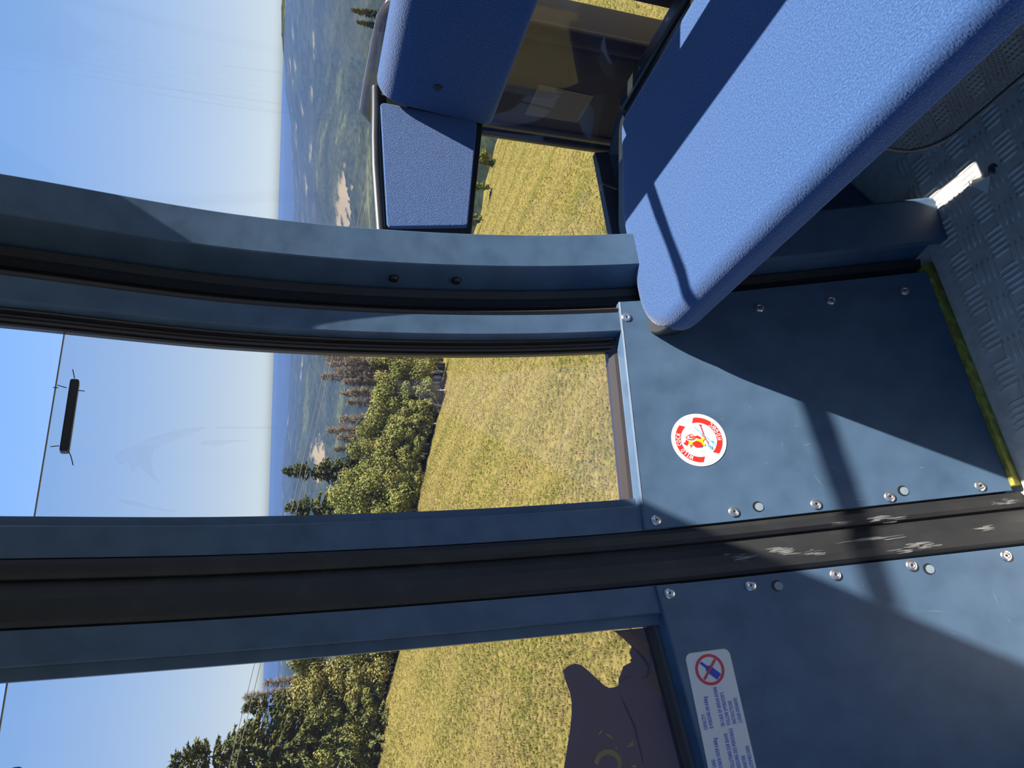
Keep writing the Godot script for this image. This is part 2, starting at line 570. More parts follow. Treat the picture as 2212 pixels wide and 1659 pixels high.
	for j in rows + 1:
		var t := float(j) / rows
		var pts: Array[Vector3] = []
		var y := lerpf(0.452, 1.78, t)
		var x1 := end_x(y)
		var z0 := -(depth(y) + 0.022)
		var r := 0.10
		for k in 9: pts.append(Vector3(lerpf(0.70, x1 - r, k / 8.0), y, z0))
		for k in range(1, 13):
			var a := PI / 2 * k / 12.0
			pts.append(Vector3(x1 - r + r * sin(a), y, z0 + r - r * cos(a)))
		for k in range(1, 15): pts.append(Vector3(x1, y, lerpf(z0 + r, 0.88, k / 14.0)))
		cols = pts.size()
		for k in cols:
			var d := pts[mini(k + 1, cols - 1)] - pts[maxi(k - 1, 0)]
			g.vert(pts[k], Vector3(d.z, 0, -d.x).normalized() * -1.0)
	for j in rows:
		for k in cols - 1:
			g.quad(j * cols + k, j * cols + k + 1, (j + 1) * cols + k + 1, (j + 1) * cols + k)
	put(pane, "pane", g.mesh(), M.acrylic)
	# pale streaks painted on it, among them the reflection along the bend
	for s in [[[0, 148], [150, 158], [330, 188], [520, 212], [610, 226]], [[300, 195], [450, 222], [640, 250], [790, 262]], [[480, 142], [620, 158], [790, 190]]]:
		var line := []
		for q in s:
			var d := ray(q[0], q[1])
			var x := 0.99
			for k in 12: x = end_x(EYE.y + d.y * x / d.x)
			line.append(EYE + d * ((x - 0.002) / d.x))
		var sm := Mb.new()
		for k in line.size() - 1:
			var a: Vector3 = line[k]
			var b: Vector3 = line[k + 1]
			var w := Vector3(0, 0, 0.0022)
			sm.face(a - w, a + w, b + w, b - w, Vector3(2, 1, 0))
		put(pane, "pale_streak", sm.mesh(), M.pale_streak)

	# the door post: painted box section from floor to roof
	var jp := thing("trim_1", "navy painted door post between the doors and the corner window", "post", Vector3.ZERO, "", "structure")
	put(jp, "post", bar([Vector2(0.6305, -0.033), Vector2(0.632, -0.035), Vector2(0.691, -0.035), Vector2(0.694, -0.032), Vector2(0.700, 0.03), Vector2(0.615, 0.028)], 0.0, 1.80, 60), M.navy_paint)
	put(jp, "seal", bar([Vector2(0.574, 0.020), Vector2(0.580, 0.008), Vector2(0.588, 0.012), Vector2(0.600, 0.016), Vector2(0.612, 0.012), Vector2(0.618, 0.024), Vector2(0.618, 0.035), Vector2(0.574, 0.035)], 0.0, 1.76, 50), M.rubber)
	var bolt := lathe([Vector2(0.0085, 0), Vector2(0.0085, 0.003), Vector2(0.0065, 0.0058), Vector2(0.003, 0.0068), Vector2(0, 0.007)], 6)
	for q in [Vector2(0.873, 0.0), Vector2(0.773, 0.0)]:
		var p := W(0.6235, q.x, -0.004)
		put(jp, "bolt", bolt, M.black_plastic, Transform3D(Basis(Vector3(0, 0, 1), Vector3(-1, 0, 0), Vector3(0, -1, 0)), p))
	# a torn skirt of the seal hangs on the floor at the post's foot
	put(jp, "foot_plate", bar([Vector2(0.612, -0.048), Vector2(0.690, -0.052), Vector2(0.698, -0.046), Vector2(0.698, -0.034), Vector2(0.612, -0.034)], 0.002, 0.30, 12), M.navy_paint)

	# door header over both leaves
	var hd := thing("trim_2", "navy painted header over the doors", "header", Vector3.ZERO, "", "structure")
	put(hd, "header", bar([Vector2(-0.66, -0.02), Vector2(0.98, -0.02), Vector2(0.98, 0.05), Vector2(-0.66, 0.05)], 1.72, 2.02, 8), M.navy_paint)

	# what closes the cabin outside the frame
	var roof := thing("ceiling", "grey painted cabin roof", "ceiling", Vector3.ZERO, "", "structure")
	put(roof, "roof_panel", box(Vector3(-0.70, 2.0, -0.86), Vector3(1.0, 2.04, 0.94), 0.015), M.roof_grey)
	var wb := thing("wall_back", "far side of the cabin with panes over a navy panel", "wall", Vector3.ZERO, "", "structure")
	put(wb, "lower_panel", slab(PackedVector2Array([Vector2(-0.70, 0.90), Vector2(1.0, 0.90), Vector2(1.0, 0.92), Vector2(-0.70, 0.92)]), -0.02, 0.52, 0.004, 0.004, Transform3D(), 2), M.navy_paint)
	put(wb, "header", box(Vector3(-0.70, 1.76, 0.90), Vector3(1.0, 2.01, 0.94), 0.004), M.navy_paint)
	for x in [-0.68, -0.32, 0.16, 0.63, 0.96]:
		put(wb, "post", box(Vector3(x - 0.03, 0.5, 0.895), Vector3(x + 0.03, 1.78, 0.94), 0.006), M.navy_paint)
	put(wb, "pane", sheet([Vector3(-0.68, 0.52, 0.91), Vector3(0.98, 0.52, 0.91), Vector3(0.98, 1.78, 0.91), Vector3(-0.68, 1.78, 0.91)], Vector3(0, 0, -1), 0.003), M.glass)
	var wl := thing("wall_left", "opposite end of the cabin with a pane over a navy panel", "wall", Vector3.ZERO, "", "structure")
	put(wl, "lower_panel", box(Vector3(-0.71, -0.02, -0.92), Vector3(-0.67, 0.52, 0.92), 0.004), M.navy_paint)
	put(wl, "header", box(Vector3(-0.71, 1.76, -0.92), Vector3(-0.67, 2.01, 0.92), 0.004), M.navy_paint)
	for z in [-0.92, 0.90]:
		put(wl, "post", box(Vector3(-0.71, 0.5, z - 0.02), Vector3(-0.66, 1.78, z + 0.03), 0.006), M.navy_paint)
	put(wl, "pane", sheet([Vector3(-0.69, 0.52, -0.9), Vector3(-0.69, 0.52, 0.9), Vector3(-0.69, 1.78, 0.9), Vector3(-0.69, 1.78, -0.9)], Vector3(1, 0, 0), 0.003), M.glass)
	var post2 := thing("trim_3", "navy painted post on the other side of the doors", "post", Vector3.ZERO, "", "structure")
	put(post2, "post", bar([Vector2(-0.31, -0.03), Vector2(-0.375, -0.03), Vector2(-0.38, 0.03), Vector2(-0.295, 0.028)], 0.0, 1.80, 40), M.navy_paint)
	put(post2, "corner_panel", bar([Vector2(-0.38, 0.0), Vector2(-0.70, 0.0), Vector2(-0.70, 0.02), Vector2(-0.38, 0.02)], 0.0, 0.52, 12), M.navy_paint)

func tread_bar(mb: Mb, p: Vector2, a: float, half: float, w: float, h: float) -> void:
	var d := Vector2.from_angle(a)
	var e := Vector2(-d.y, d.x)
	var tip0 := p - d * half
	var tip1 := p + d * half
	var s := mb.v.size()
	var n0 := Vector3(-d.x * 0.3, 1, -d.y * 0.3).normalized()
	mb.vert(Vector3(tip0.x, 0, tip0.y), Vector3(-d.x, 1, -d.y).normalized())
	for t in [-0.45, 0.45]:
		var c: Vector2 = p + d * half * t
		var sd: Vector2 = e * w
		mb.vert(Vector3(c.x + sd.x, 0, c.y + sd.y), Vector3(e.x, 0.75, e.y).normalized())
		mb.vert(Vector3(c.x, h, c.y), Vector3.UP)
		mb.vert(Vector3(c.x - sd.x, 0, c.y - sd.y), Vector3(-e.x, 0.75, -e.y).normalized())
	mb.vert(Vector3(tip1.x, 0, tip1.y), Vector3(d.x, 1, d.y).normalized())
	mb.tri(s, s + 1, s + 2); mb.tri(s, s + 2, s + 3)
	mb.quad(s + 1, s + 4, s + 5, s + 2)
	mb.quad(s + 2, s + 5, s + 6, s + 3)
	mb.tri(s + 7, s + 5, s + 4); mb.tri(s + 7, s + 6, s + 5)


# ------------------------------------------------------------------ doors
func sill_y(x: float, right: bool) -> float:
	return lerpf(0.533, 0.508, (x - 0.198) / 0.377) if right else lerpf(0.531, 0.497, (0.12 - x) / 0.36)

func rim_sheet(x0: float, x1: float, y0: float, right: bool, off: float, back: float) -> ArrayMesh:   # lower panel of a leaf
	var mb := Mb.new()
	var nx := 8
	var ny := 16
	for i in nx + 1:
		var x := lerpf(x0, x1, float(i) / nx)
		for j in ny + 1:
			var y := lerpf(y0, sill_y(x, right), float(j) / ny)
			mb.vert(W(x, y, off), wall_normal(y))
	for i in nx:
		for j in ny:
			var s := i * (ny + 1) + j
			mb.quad(s, s + 1, s + ny + 2, s + ny + 1)
	for x in [x0, x1]:
		for j in ny:
			var ya := lerpf(y0, sill_y(x, right), float(j) / ny)
			var yb := lerpf(y0, sill_y(x, right), float(j + 1) / ny)
			mb.face(W(x, ya, off), W(x, yb, off), W(x, yb, back), W(x, ya, back), W((x0 + x1) / 2, ya, 0))
	for i in nx:
		var xa := lerpf(x0, x1, float(i) / nx)
		var xb := lerpf(x0, x1, float(i + 1) / nx)
		mb.face(W(xa, y0, off), W(xb, y0, off), W(xb, y0, back), W(xa, y0, back), W(xa, 0.3, 0))
		mb.face(W(xa, sill_y(xa, right), off), W(xb, sill_y(xb, right), off), W(xb, sill_y(xb, right), back), W(xa, sill_y(xa, right), back), W(xa, 0.3, 0))
	return mb.mesh()

func wall_disc(x: float, y: float, off: float) -> Transform3D:   # y axis along the door's inward normal, z axis down its face
	var n := wall_normal(y)
	var rx := Vector3.RIGHT
	return Transform3D(Basis(rx, n, rx.cross(n)), W(x, y, 0) - n * off)

func build_doors() -> void:
	var rivet := lathe([Vector2(0.0080, 0), Vector2(0.0078, 0.0009), Vector2(0.0068, 0.0019), Vector2(0.0048, 0.0026), Vector2(0.0036, 0.0024), Vector2(0.0030, 0.0019), Vector2(0.0018, 0.0020), Vector2(0.0015, 0.0021)], 20)
	var pit := lathe([Vector2(0.0016, 0.0), Vector2(0.0016, 0.0012), Vector2(0, 0.0013)], 10)
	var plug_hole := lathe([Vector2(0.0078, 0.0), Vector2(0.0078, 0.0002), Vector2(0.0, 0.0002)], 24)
	var plug := lathe([Vector2(0.0061, 0.0), Vector2(0.0060, 0.0004), Vector2(0.0, 0.0006)], 24)
	for right in [true, false]:
		var s := 1.0 if right else -1.0
		var fx := func(x): return x if right else 0.318 - x     # the left leaf is the right one mirrored about the seam
		var d := thing("door_1" if right else "door_2", "navy blue door leaf with a round white sticker on its riveted panel" if right else "navy blue door leaf with an instruction plate on its riveted panel", "door", Vector3.ZERO, "", "structure")
		var x_in: float = fx.call(0.198)
		var x_out: float = fx.call(0.561)
		# stiles and lips beside the pane
		put(d, "stile", bar([Vector2(x_in, 0.0), Vector2(fx.call(0.234), 0.0), Vector2(fx.call(0.236), 0.002), Vector2(fx.call(0.236), 0.040), Vector2(x_in, 0.040)], 0.495, 1.73, 50), M.navy_paint)
		put(d, "stile", bar([Vector2(fx.call(0.527), 0.0), Vector2(fx.call(0.5605), 0.0), Vector2(x_out, 0.002), Vector2(x_out, 0.040), Vector2(fx.call(0.525), 0.040), Vector2(fx.call(0.525), 0.002)], 0.495, 1.73, 50), M.navy_paint)
		put(d, "stile_lip", bar([Vector2(fx.call(0.236), 0.012), Vector2(fx.call(0.2495), 0.014), Vector2(fx.call(0.2495), 0.028), Vector2(fx.call(0.236), 0.028)], 0.51, 1.73, 40), M.navy_paint)
		put(d, "outer_seal", bar([Vector2(fx.call(0.5615), 0.004), Vector2(fx.call(0.5675), 0.0), Vector2(fx.call(0.573), 0.006), Vector2(fx.call(0.573), 0.03), Vector2(fx.call(0.5615), 0.03)], 0.0, 1.73, 40), M.gasket)
		# ribbed gasket down the outer edge of the pane
		for q in [[0.5215, 0.5250, 0.020], [0.5140, 0.5205, 0.026], [0.5075, 0.5130, 0.023], [0.5020, 0.5066, 0.0265]]:
			put(d, "pane_gasket", bar([Vector2(fx.call(q[0]), q[2] + 0.001), Vector2(fx.call((q[0] + q[1]) / 2), q[2] - 0.001), Vector2(fx.call(q[1]), q[2] + 0.001), Vector2(fx.call(q[1]), 0.036), Vector2(fx.call(q[0]), 0.036)], 0.515, 1.73, 40), M.gasket)
		# sill ledge and bottom gasket
		var lg := Mb.new()
		var gk := Mb.new()
		for k in 6:
			var xa: float = lerpf(fx.call(0.236), fx.call(0.525), k / 6.0)
			var xb: float = lerpf(fx.call(0.236), fx.call(0.525), (k + 1) / 6.0)
			var ya := sill_y(xa, right)
			var yb := sill_y(xb, right)
			lg.face(W(xa, ya - 0.0006, -0.002), W(xb, yb - 0.0006, -0.002), W(xb, yb - 0.005, 0.036), W(xa, ya - 0.005, 0.036), W(xa, ya - 0.3, 0))
			for layer in [[0.020, -0.012, 0.004], [0.024, 0.004, 0.012]]:
				gk.face(W(xa, ya + layer[1], layer[0]), W(xb, yb + layer[1], layer[0]), W(xb, yb + layer[2], layer[0] + 0.004), W(xa, ya + layer[2], layer[0] + 0.004), W(xa, ya, 0.3))
				gk.face(W(xa, ya + layer[2], layer[0] + 0.004), W(xb, yb + layer[2], layer[0] + 0.004), W(xb, yb + layer[2], 0.04), W(xa, ya + layer[2], 0.04), W(xa, ya - 0.3, 0.02))
		put(d, "sill_ledge", lg.mesh(), M.navy_paint)
		put(d, "bottom_gasket", gk.mesh(), M.gasket)
		# sheet panel
		var p0: float = fx.call(0.199)
		var p1: float = fx.call(0.578 if right else 0.600)
		put(d, "lower_panel", rim_sheet(p0, p1, 0.013, right, -0.004, 0.02), M.navy_paint)
		var eg := Mb.new()
		for k in 10:
			var xa := lerpf(p0, p1, k / 10.0)
			var xb := lerpf(p0, p1, (k + 1) / 10.0)
			eg.face(W(xa, sill_y(xa, right) - 0.0012, -0.0046), W(xb, sill_y(xb, right) - 0.0012, -0.0046), W(xb, sill_y(xb, right) + 0.0006, -0.0032), W(xa, sill_y(xa, right) + 0.0006, -0.0032), W(xa, 0.3, 0.5))
			eg.face(W(xa, sill_y(xa, right) + 0.0006, -0.0032), W(xb, sill_y(xb, right) + 0.0006, -0.0032), W(xb, sill_y(xb, right) + 0.0004, 0.0), W(xa, sill_y(xa, right) + 0.0004, 0.0), W(xa, 0.2, 0.0))
		put(d, "panel_edge", eg.mesh(), M.navy_paint)
		for q in [[0.211, 0.513], [0.212, 0.400], [0.210, 0.285], [0.209, 0.181], [0.210, 0.053], [0.545, 0.400], [0.543, 0.288], [0.543, 0.175], [0.546, 0.057], [0.548, 0.500]]:
			var rv := put(d, "rivet", rivet, M.rivet_steel, wall_disc(fx.call(q[0]) - (0.022 if not right and q[0] > 0.4 else 0.0), q[1], -0.0042))
			put(rv, "rivet_core", pit, M.rivet_hole)
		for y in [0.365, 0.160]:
			var h := put(d, "plug_hole_disc", plug_hole, M.rubber, wall_disc(fx.call(0.216), y, -0.0042))  # flat black disc drawn for the dark recess around the plug
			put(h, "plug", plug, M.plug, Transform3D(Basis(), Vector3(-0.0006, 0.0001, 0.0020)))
		# pane, its top edge at arm's reach, with a pull handle; above it the vent is open
		var mb := Mb.new()
		for j in 25:
			var y := lerpf(0.515, 1.316, j / 24.0)
			for x in [fx.call(0.240), fx.call(0.520)]: mb.vert(W(x, y, 0.032), wall_normal(y))
			for x in [fx.call(0.240), fx.call(0.520)]: mb.vert(W(x, y, 0.035), -wall_normal(y))
		for j in 24:
			var b := j * 4
			mb.quad(b, b + 1, b + 5, b + 4)
		var pane := put(d, "pane", mb.mesh(), M.glass)
		put(pane, "top_edge", bar([Vector2(fx.call(0.24), 0.0318), Vector2(fx.call(0.52), 0.0318), Vector2(fx.call(0.52), 0.0352), Vector2(fx.call(0.24), 0.0352)], 1.3152, 1.3162, 1), M.pane_edge)
		var hx: float = fx.call(0.3825)
		var hn := wall_normal(1.294)
		put(pane, "pull_handle", slab(rrect(0.0985, 0.0105, 0.003, 3), 0.0, 0.013, 0.002, 0.001, Transform3D(Basis(Vector3.RIGHT, hn, Vector3.RIGHT.cross(hn)), W(hx, 1.2945, 0.0315)), 3), M.black_plastic)
		# seam rubber: two lips that meet
		if right:
			put(d, "seam_seal", bar([Vector2(0.198, 0.004), Vector2(0.196, -0.001), Vector2(0.190, -0.004), Vector2(0.180, -0.0035), Vector2(0.1745, 0.000), Vector2(0.1735, 0.004), Vector2(0.172, 0.020), Vector2(0.198, 0.020)], 0.0, 1.73, 60), M.seam_rubber)
		else:
			put(d, "seam_seal", bar([Vector2(0.120, 0.006), Vector2(0.123, 0.000), Vector2(0.128, -0.0035), Vector2(0.1385, -0.0048), Vector2(0.152, -0.0038), Vector2(0.164, 0.0005), Vector2(0.1728, 0.0050), Vector2(0.1728, 0.024), Vector2(0.120, 0.024)], -0.004, 1.73, 60), M.seam_rubber)

	# hairline fixings that show through the pane round the pull handle
	var d1: Node3D = get_node("door_1")
	for q in [[[157, 798], [161, 817]], [[147, 973], [153, 985], [158, 1005]], [[124, 832], [144, 838]], [[114, 837], [126, 838]], [[165, 843], [183, 845]], [[109, 965], [128, 963]]]:
		put(d1, "wire", tube(q.map(func(p): return wp(p[0], p[1], 0.029)), 0.0006, 5), M.black_plastic)
	# scuffs on the seam rubber and scratches in the paint, where the photograph shows them
	var r := RandomNumberGenerator.new()
	r.seed = 77
	for q in [[1905, 1120, 46, 9], [1890, 1165, 60, 8], [1985, 1176, 42, 11], [1950, 1190, 30, 6], [1830, 1128, 26, 5], [1700, 1190, 40, 14], [1600, 1205, 34, 10], [1760, 1195, 26, 6], [2170, 1085, 26, 9], [2120, 1140, 40, 6]]:
		var m := Mb.new()
		for k in 15:
			var c := Vector2(q[0] + r.randfn() * q[2] * 0.4, q[1] + r.randfn() * q[3] * 0.4)
			var l: float = q[2] * r.randf_range(0.2, 0.6)
			var w: float = q[3] * r.randf_range(0.05, 0.24)
			var pts := []
			for j in 9:
				var a := TAU * j / 9
				var p := c + Vector2(cos(a) * l, sin(a) * w).rotated(-0.14) * r.randf_range(0.6, 1.15)
				pts.append(wp(p.x, p.y, -0.0062))
			sheet_into(m, pts, wall_normal(0.25), 0.0)
		put(d1, "scuff", m.mesh(), M.scuff)
	for q in [[1745, 960, 22, -0.3], [1800, 1010, 60, 0.5], [1770, 1040, 40, 0.9], [1690, 960, 14, 1.2], [1560, 905, 8, 0.2], [1620, 880, 7, 1.0], [1990, 1010, 14, 0.1], [1850, 1080, 50, -0.1], [2020, 1320, 60, 0.05], [2160, 1440, 26, 1.4], [2150, 1290, 40, 1.2], [2060, 1370, 20, 0.6], [2100, 1395, 14, 0.9], [1975, 1365, 18, -0.2], [2180, 1340, 24, 0.9], [1865, 1265, 16, -0.9], [1720, 920, 10, 0.4], [1655, 1000, 12, 0.8]]:
		var c := Vector2(q[0], q[1])
		var e: Vector2 = Vector2.from_angle(q[3]) * q[2] * 0.5
		var o: Vector2 = e.normalized().orthogonal() * 0.75
		var m := Mb.new()
		sheet_into(m, [c - e, c + o, c + e, c - o].map(func(p): return wp(p.x, p.y, -0.0044)), wall_normal(0.25), 0.0)
		put(d1 if q[1] < 1150 else get_node("door_2"), "paint_scratch", m.mesh(), M.scuff)
	# wiped smear on the pane
	for poly in [[[245, 990], [262, 972], [290, 962], [330, 944], [380, 930], [440, 921], [448, 925], [400, 942], [352, 962], [332, 975], [326, 996], [330, 1015], [345, 1045], [318, 1025], [300, 1005], [285, 1020], [278, 998], [262, 1003]],
			[[465, 921], [540, 922], [600, 921], [640, 927], [678, 948], [672, 950], [635, 933], [590, 927], [470, 926]],
			[[428, 960], [440, 952], [500, 950], [545, 952], [500, 956], [470, 964]], [[255, 1078], [285, 1082], [330, 1096], [395, 1104], [360, 1106], [310, 1096], [262, 1086]]]:
		put(d1, "smear", sheet(poly.map(func(p): return wp(p[0], p[1], 0.030)), wall_normal(1.15), 0.0), M.smear)


# ------------------------------------------------------------------ bench, backrest, ski rack
func build_seat() -> void:
	var b := thing("bench_seat", "bench with a blue plush cushion in a black plastic tray", "bench", Vector3.ZERO)
	var out := rounded([[0.4985, -0.943, 0.088], [0.755, -0.943, 0.06], [0.937, -0.873, 0.03], [0.940, 0.80, 0.03], [0.4985, 0.80, 0.06]], 12)
	put(b, "tray", slab(out, 0.430, 0.466, 0.005, 0.006, Transform3D(), 4), M.black_plastic)
	var cloth := rounded([[0.4905, -0.917, 0.095], [0.752, -0.917, 0.055], [0.925, -0.857, 0.042], [0.932, 0.795, 0.045], [0.4905, 0.795, 0.06]], 12)
	# fine outline so that the pile's folds can be cut into it
	put(b, "cushion", slab(cloth, 0.430, 0.479, 0.028, 0.010, Transform3D(), 10), M.blue_cloth)
	# perforated fascia under the front
	put(b, "fascia", perforated(), M.perforated_metal)
	put(b, "fascia_backing", box(Vector3(0.685, 0.30, -0.50), Vector3(0.70, 0.42, 0.75), 0.004), M.black_plastic)
	put(b, "bracket", box(Vector3(0.66, 0.24, -0.42), Vector3(0.90, 0.42, -0.38), 0.006), M.black_plastic)
	put(b, "bracket", box(Vector3(0.66, 0.24, 0.60), Vector3(0.90, 0.42, 0.64), 0.006), M.black_plastic)

	var r := thing("seat_backrest", "padded backrest covered in blue plush in front of the end window", "backrest", Vector3.ZERO)
	# its section (height, across) drawn out along the cabin's end
	var bas := Basis(Vector3(1, 0, 0), Vector3(0, 0, 1), Vector3(0, 1, 0))
	put(r, "pad", slab(rounded([[0.942, 0.686, 0.016], [0.964, 0.893, 0.050], [1.018, 0.893, 0.004], [1.000, 0.686, 0.010]], 10), -0.940, 0.80, 0.009, 0.009, Transform3D(bas, Vector3.ZERO), 5), M.blue_cloth)
	put(r, "backing_board", slab(rounded([[0.996, 0.700, 0.004], [1.013, 0.890, 0.004], [1.022, 0.889, 0.003], [1.005, 0.699, 0.003]], 4), -0.92, 0.79, 0.002, 0.002, Transform3D(bas, Vector3.ZERO), 2), M.black_plastic)
	var bn := Vector3(-1, 0.09, 0).normalized()
	put(r, "button_hole_disc", lathe([Vector2(0.0066, 0), Vector2(0.0058, 0.0014), Vector2(0, 0.0018)], 14), M.black_plastic, Transform3D(Basis(Vector3(0, 0, 1), bn, Vector3(0, 0, 1).cross(bn)), Vector3(0.9525, 0.800, -0.878)))  # black disc drawn in place of a dark hole in the pad

	# corner pad on the side wall beside the backrest
	var c := thing("corner_pad", "small blue carpeted pad in a black frame beside the door post", "pad", Vector3.ZERO)
	var off := -0.018
	var corners := [[821, 222], [836, 492], [1010, 490], [1031, 262]]
	var n := wall_normal(0.81)
	var o := W(0.82, 0.81, off)
	var tb := Transform3D(Basis(Vector3.RIGHT, n, Vector3.RIGHT.cross(n)), o)
	var to2 := func(q): 
		var p: Vector3 = tb.affine_inverse() * wp(q[0], q[1], off)
		return [p.x, p.z, 0.008]
	put(c, "carpet", slab(rounded(corners.map(to2), 5), -0.004, 0.004, 0.0025, 0.001, tb, 4), M.blue_pile)
	put(c, "frame", slab(rounded([[812, 196], [826, 520], [1018, 520], [1046, 246]].map(to2), 4), -0.020, -0.003, 0.003, 0.002, tb, 3), M.black_plastic)
	var rail := []
	for q in [[806, 190], [806, 240], [805, 300], [806, 360], [810, 420], [817, 520]]: rail.append(wp(q[0], q[1], -0.010) + Vector3(0, -0.006, 0))
	put(c, "top_rail", tube(rail, 0.0095, 12), M.black_plastic)
	for q in [[850, 497], [922, 492], [985, 492]]:
		put(c, "stud", lathe([Vector2(0.0025, 0), Vector2(0.002, 0.001), Vector2(0, 0.0012)], 8), M.black_plastic, Transform3D(Basis(Vector3.RIGHT, n, Vector3.RIGHT.cross(n)), wp(q[0], q[1], off + 0.004)))

	# smoky bumper bar outside the pane, above and behind the backrest
	var bump := thing("bumper_bar", "smoky grey plastic bumper bar outside the window behind the backrest", "bumper", Vector3.ZERO)
	var path := [Vector3(1.065, 0.790, -1.100), Vector3(1.085, 0.835, -1.112), Vector3(1.09, 0.872, -1.108), Vector3(1.09, 0.888, -1.085), Vector3(1.09, 0.888, -1.02), Vector3(1.09, 0.886, -0.94), Vector3(1.09, 0.884, -0.875), Vector3(1.09, 0.876, -0.845), Vector3(1.085, 0.845, -0.835), Vector3(1.065, 0.79, -0.835)]
	put(bump, "bar", tube(path, 0.0165, 14), M.smoky_plastic)
	put(bump, "bracket", box(Vector3(1.045, 0.775, -1.115), Vector3(1.08, 0.795, -1.085), 0.004), M.black_plastic)
	put(bump, "bracket", box(Vector3(1.045, 0.775, -0.85), Vector3(1.08, 0.795, -0.82), 0.004), M.black_plastic)

	# ski holder outside, seen under the backrest through the pane
	var sk := thing("ski_rack", "dark brown ski holder box hung outside the end window", "ski rack", Vector3.ZERO)
	put(sk, "box", slab(rounded([[1.065, -1.085, 0.02], [1.065, -0.818, 0.03], [1.22, -0.85, 0.03], [1.22, -1.12, 0.03]], 6), 0.28, 0.80, 0.01, 0.01, Transform3D(), 3), M.ski_box)
	for z in [-1.048, -1.074]:
		put(sk, "rib", tube([Vector3(1.062, 0.30, z), Vector3(1.062, 0.69, z)], 0.008, 10), M.black_plastic)
	put(sk, "label_patch", sheet([Vector3(1.0645, 0.585, -1.012), Vector3(1.0645, 0.583, -0.932), Vector3(1.0645, 0.465, -0.938), Vector3(1.0645, 0.47, -1.012)], Vector3(-1, 0, 0), 0.0008), M.ski_label)
	put(sk, "edge_roll", tube([Vector3(1.072, 0.30, -0.824), Vector3(1.072, 0.69, -0.824)], 0.016, 12), M.ski_box)
	var sk2 := thing("ski_rack", "added dark box outside the end window that shades the back of the cushion", "ski rack", Vector3.ZERO)  # added out of view to block the sun passing under the backrest
	put(sk2, "box", slab(rounded([[1.055, -0.727, 0.02], [1.055, -0.565, 0.02], [1.22, -0.57, 0.03], [1.22, -0.735, 0.03]], 6), 0.28, 0.86, 0.01, 0.01, Transform3D(), 3), M.ski_box)
	put(sk2, "edge_roll", tube([Vector3(1.063, 0.30, -0.575), Vector3(1.063, 0.69, -0.575)], 0.012, 12), M.ski_box)
	put(sk, "upright", tube([Vector3(1.06, 0.66, -0.790), Vector3(1.05, 0.87, -0.712), Vector3(1.05, 1.08, -0.640), Vector3(1.05, 1.30, -0.560), Vector3(1.02, 1.78, -0.425)], 0.0125, 10), M.black_plastic)

func perforated() -> ArrayMesh:
	var mb := Mb.new()
	var X := 0.607
	var pitch := 0.0052
	var hole := 0.0020
	var lowy := 0.221
	var highy := 0.425
	var z0 := -0.535
	var inside := func(z, y):
		if y < lowy or y > highy or z < z0: return false
		var cz: float = z0 + 0.05
		var cy: float = lowy + 0.05
		if z < cz and y < cy: return Vector2(z - cz, y - cy).length() < 0.05
		return true
	var dir := Vector3(-1, 0, 0)
	var row := 0
	var y := lowy + pitch * 0.4
	while y < highy:
		var z := z0 + (pitch * 0.5 if row % 2 else 0.0)
		while z < -0.05:
			if inside.call(z, y):
				var s := mb.v.size()
				for k in 6:
					var a := TAU * (k + 0.5) / 6
					mb.vert(Vector3(X, y + sin(a) * pitch * 0.5774, z + cos(a) * pitch * 0.5774), dir)
				for k in 12:
					var a := TAU * (k + 1.0) / 12
					mb.vert(Vector3(X, y + sin(a) * hole, z + cos(a) * hole), dir)
				for k in 6:
					var h0 := s + 6 + k * 2
					var h1 := s + 6 + (k * 2 + 1) % 12
					var h2 := s + 6 + (k * 2 + 2) % 12
					mb.tri(s + k, h0, h1); mb.tri(s + k, h1, s + (k + 1) % 6); mb.tri(s + (k + 1) % 6, h1, h2)
			z += pitch
		y += pitch * 0.866
		row += 1
	# rolled rim round the free end
	var path := []
	path.append(Vector3(X - 0.001, highy, z0 - 0.002))
	path.append(Vector3(X - 0.001, lowy + 0.05, z0 - 0.002))
	for k in range(1, 9):
		var a := PI + PI / 2 * k / 8.0
		path.append(Vector3(X - 0.001, lowy + 0.05 + sin(a) * 0.052, z0 + 0.05 + cos(a) * 0.052))
	path.append(Vector3(X - 0.001, lowy - 0.002, 0.75))
	tube_into(mb, path, 0.0028, 8)
	# plain sheet beyond the frame
	mb.flat([Vector3(X, lowy, -0.05), Vector3(X, highy, -0.05), Vector3(X, highy, 0.75), Vector3(X, lowy, 0.75)], dir)
	return mb.mesh()


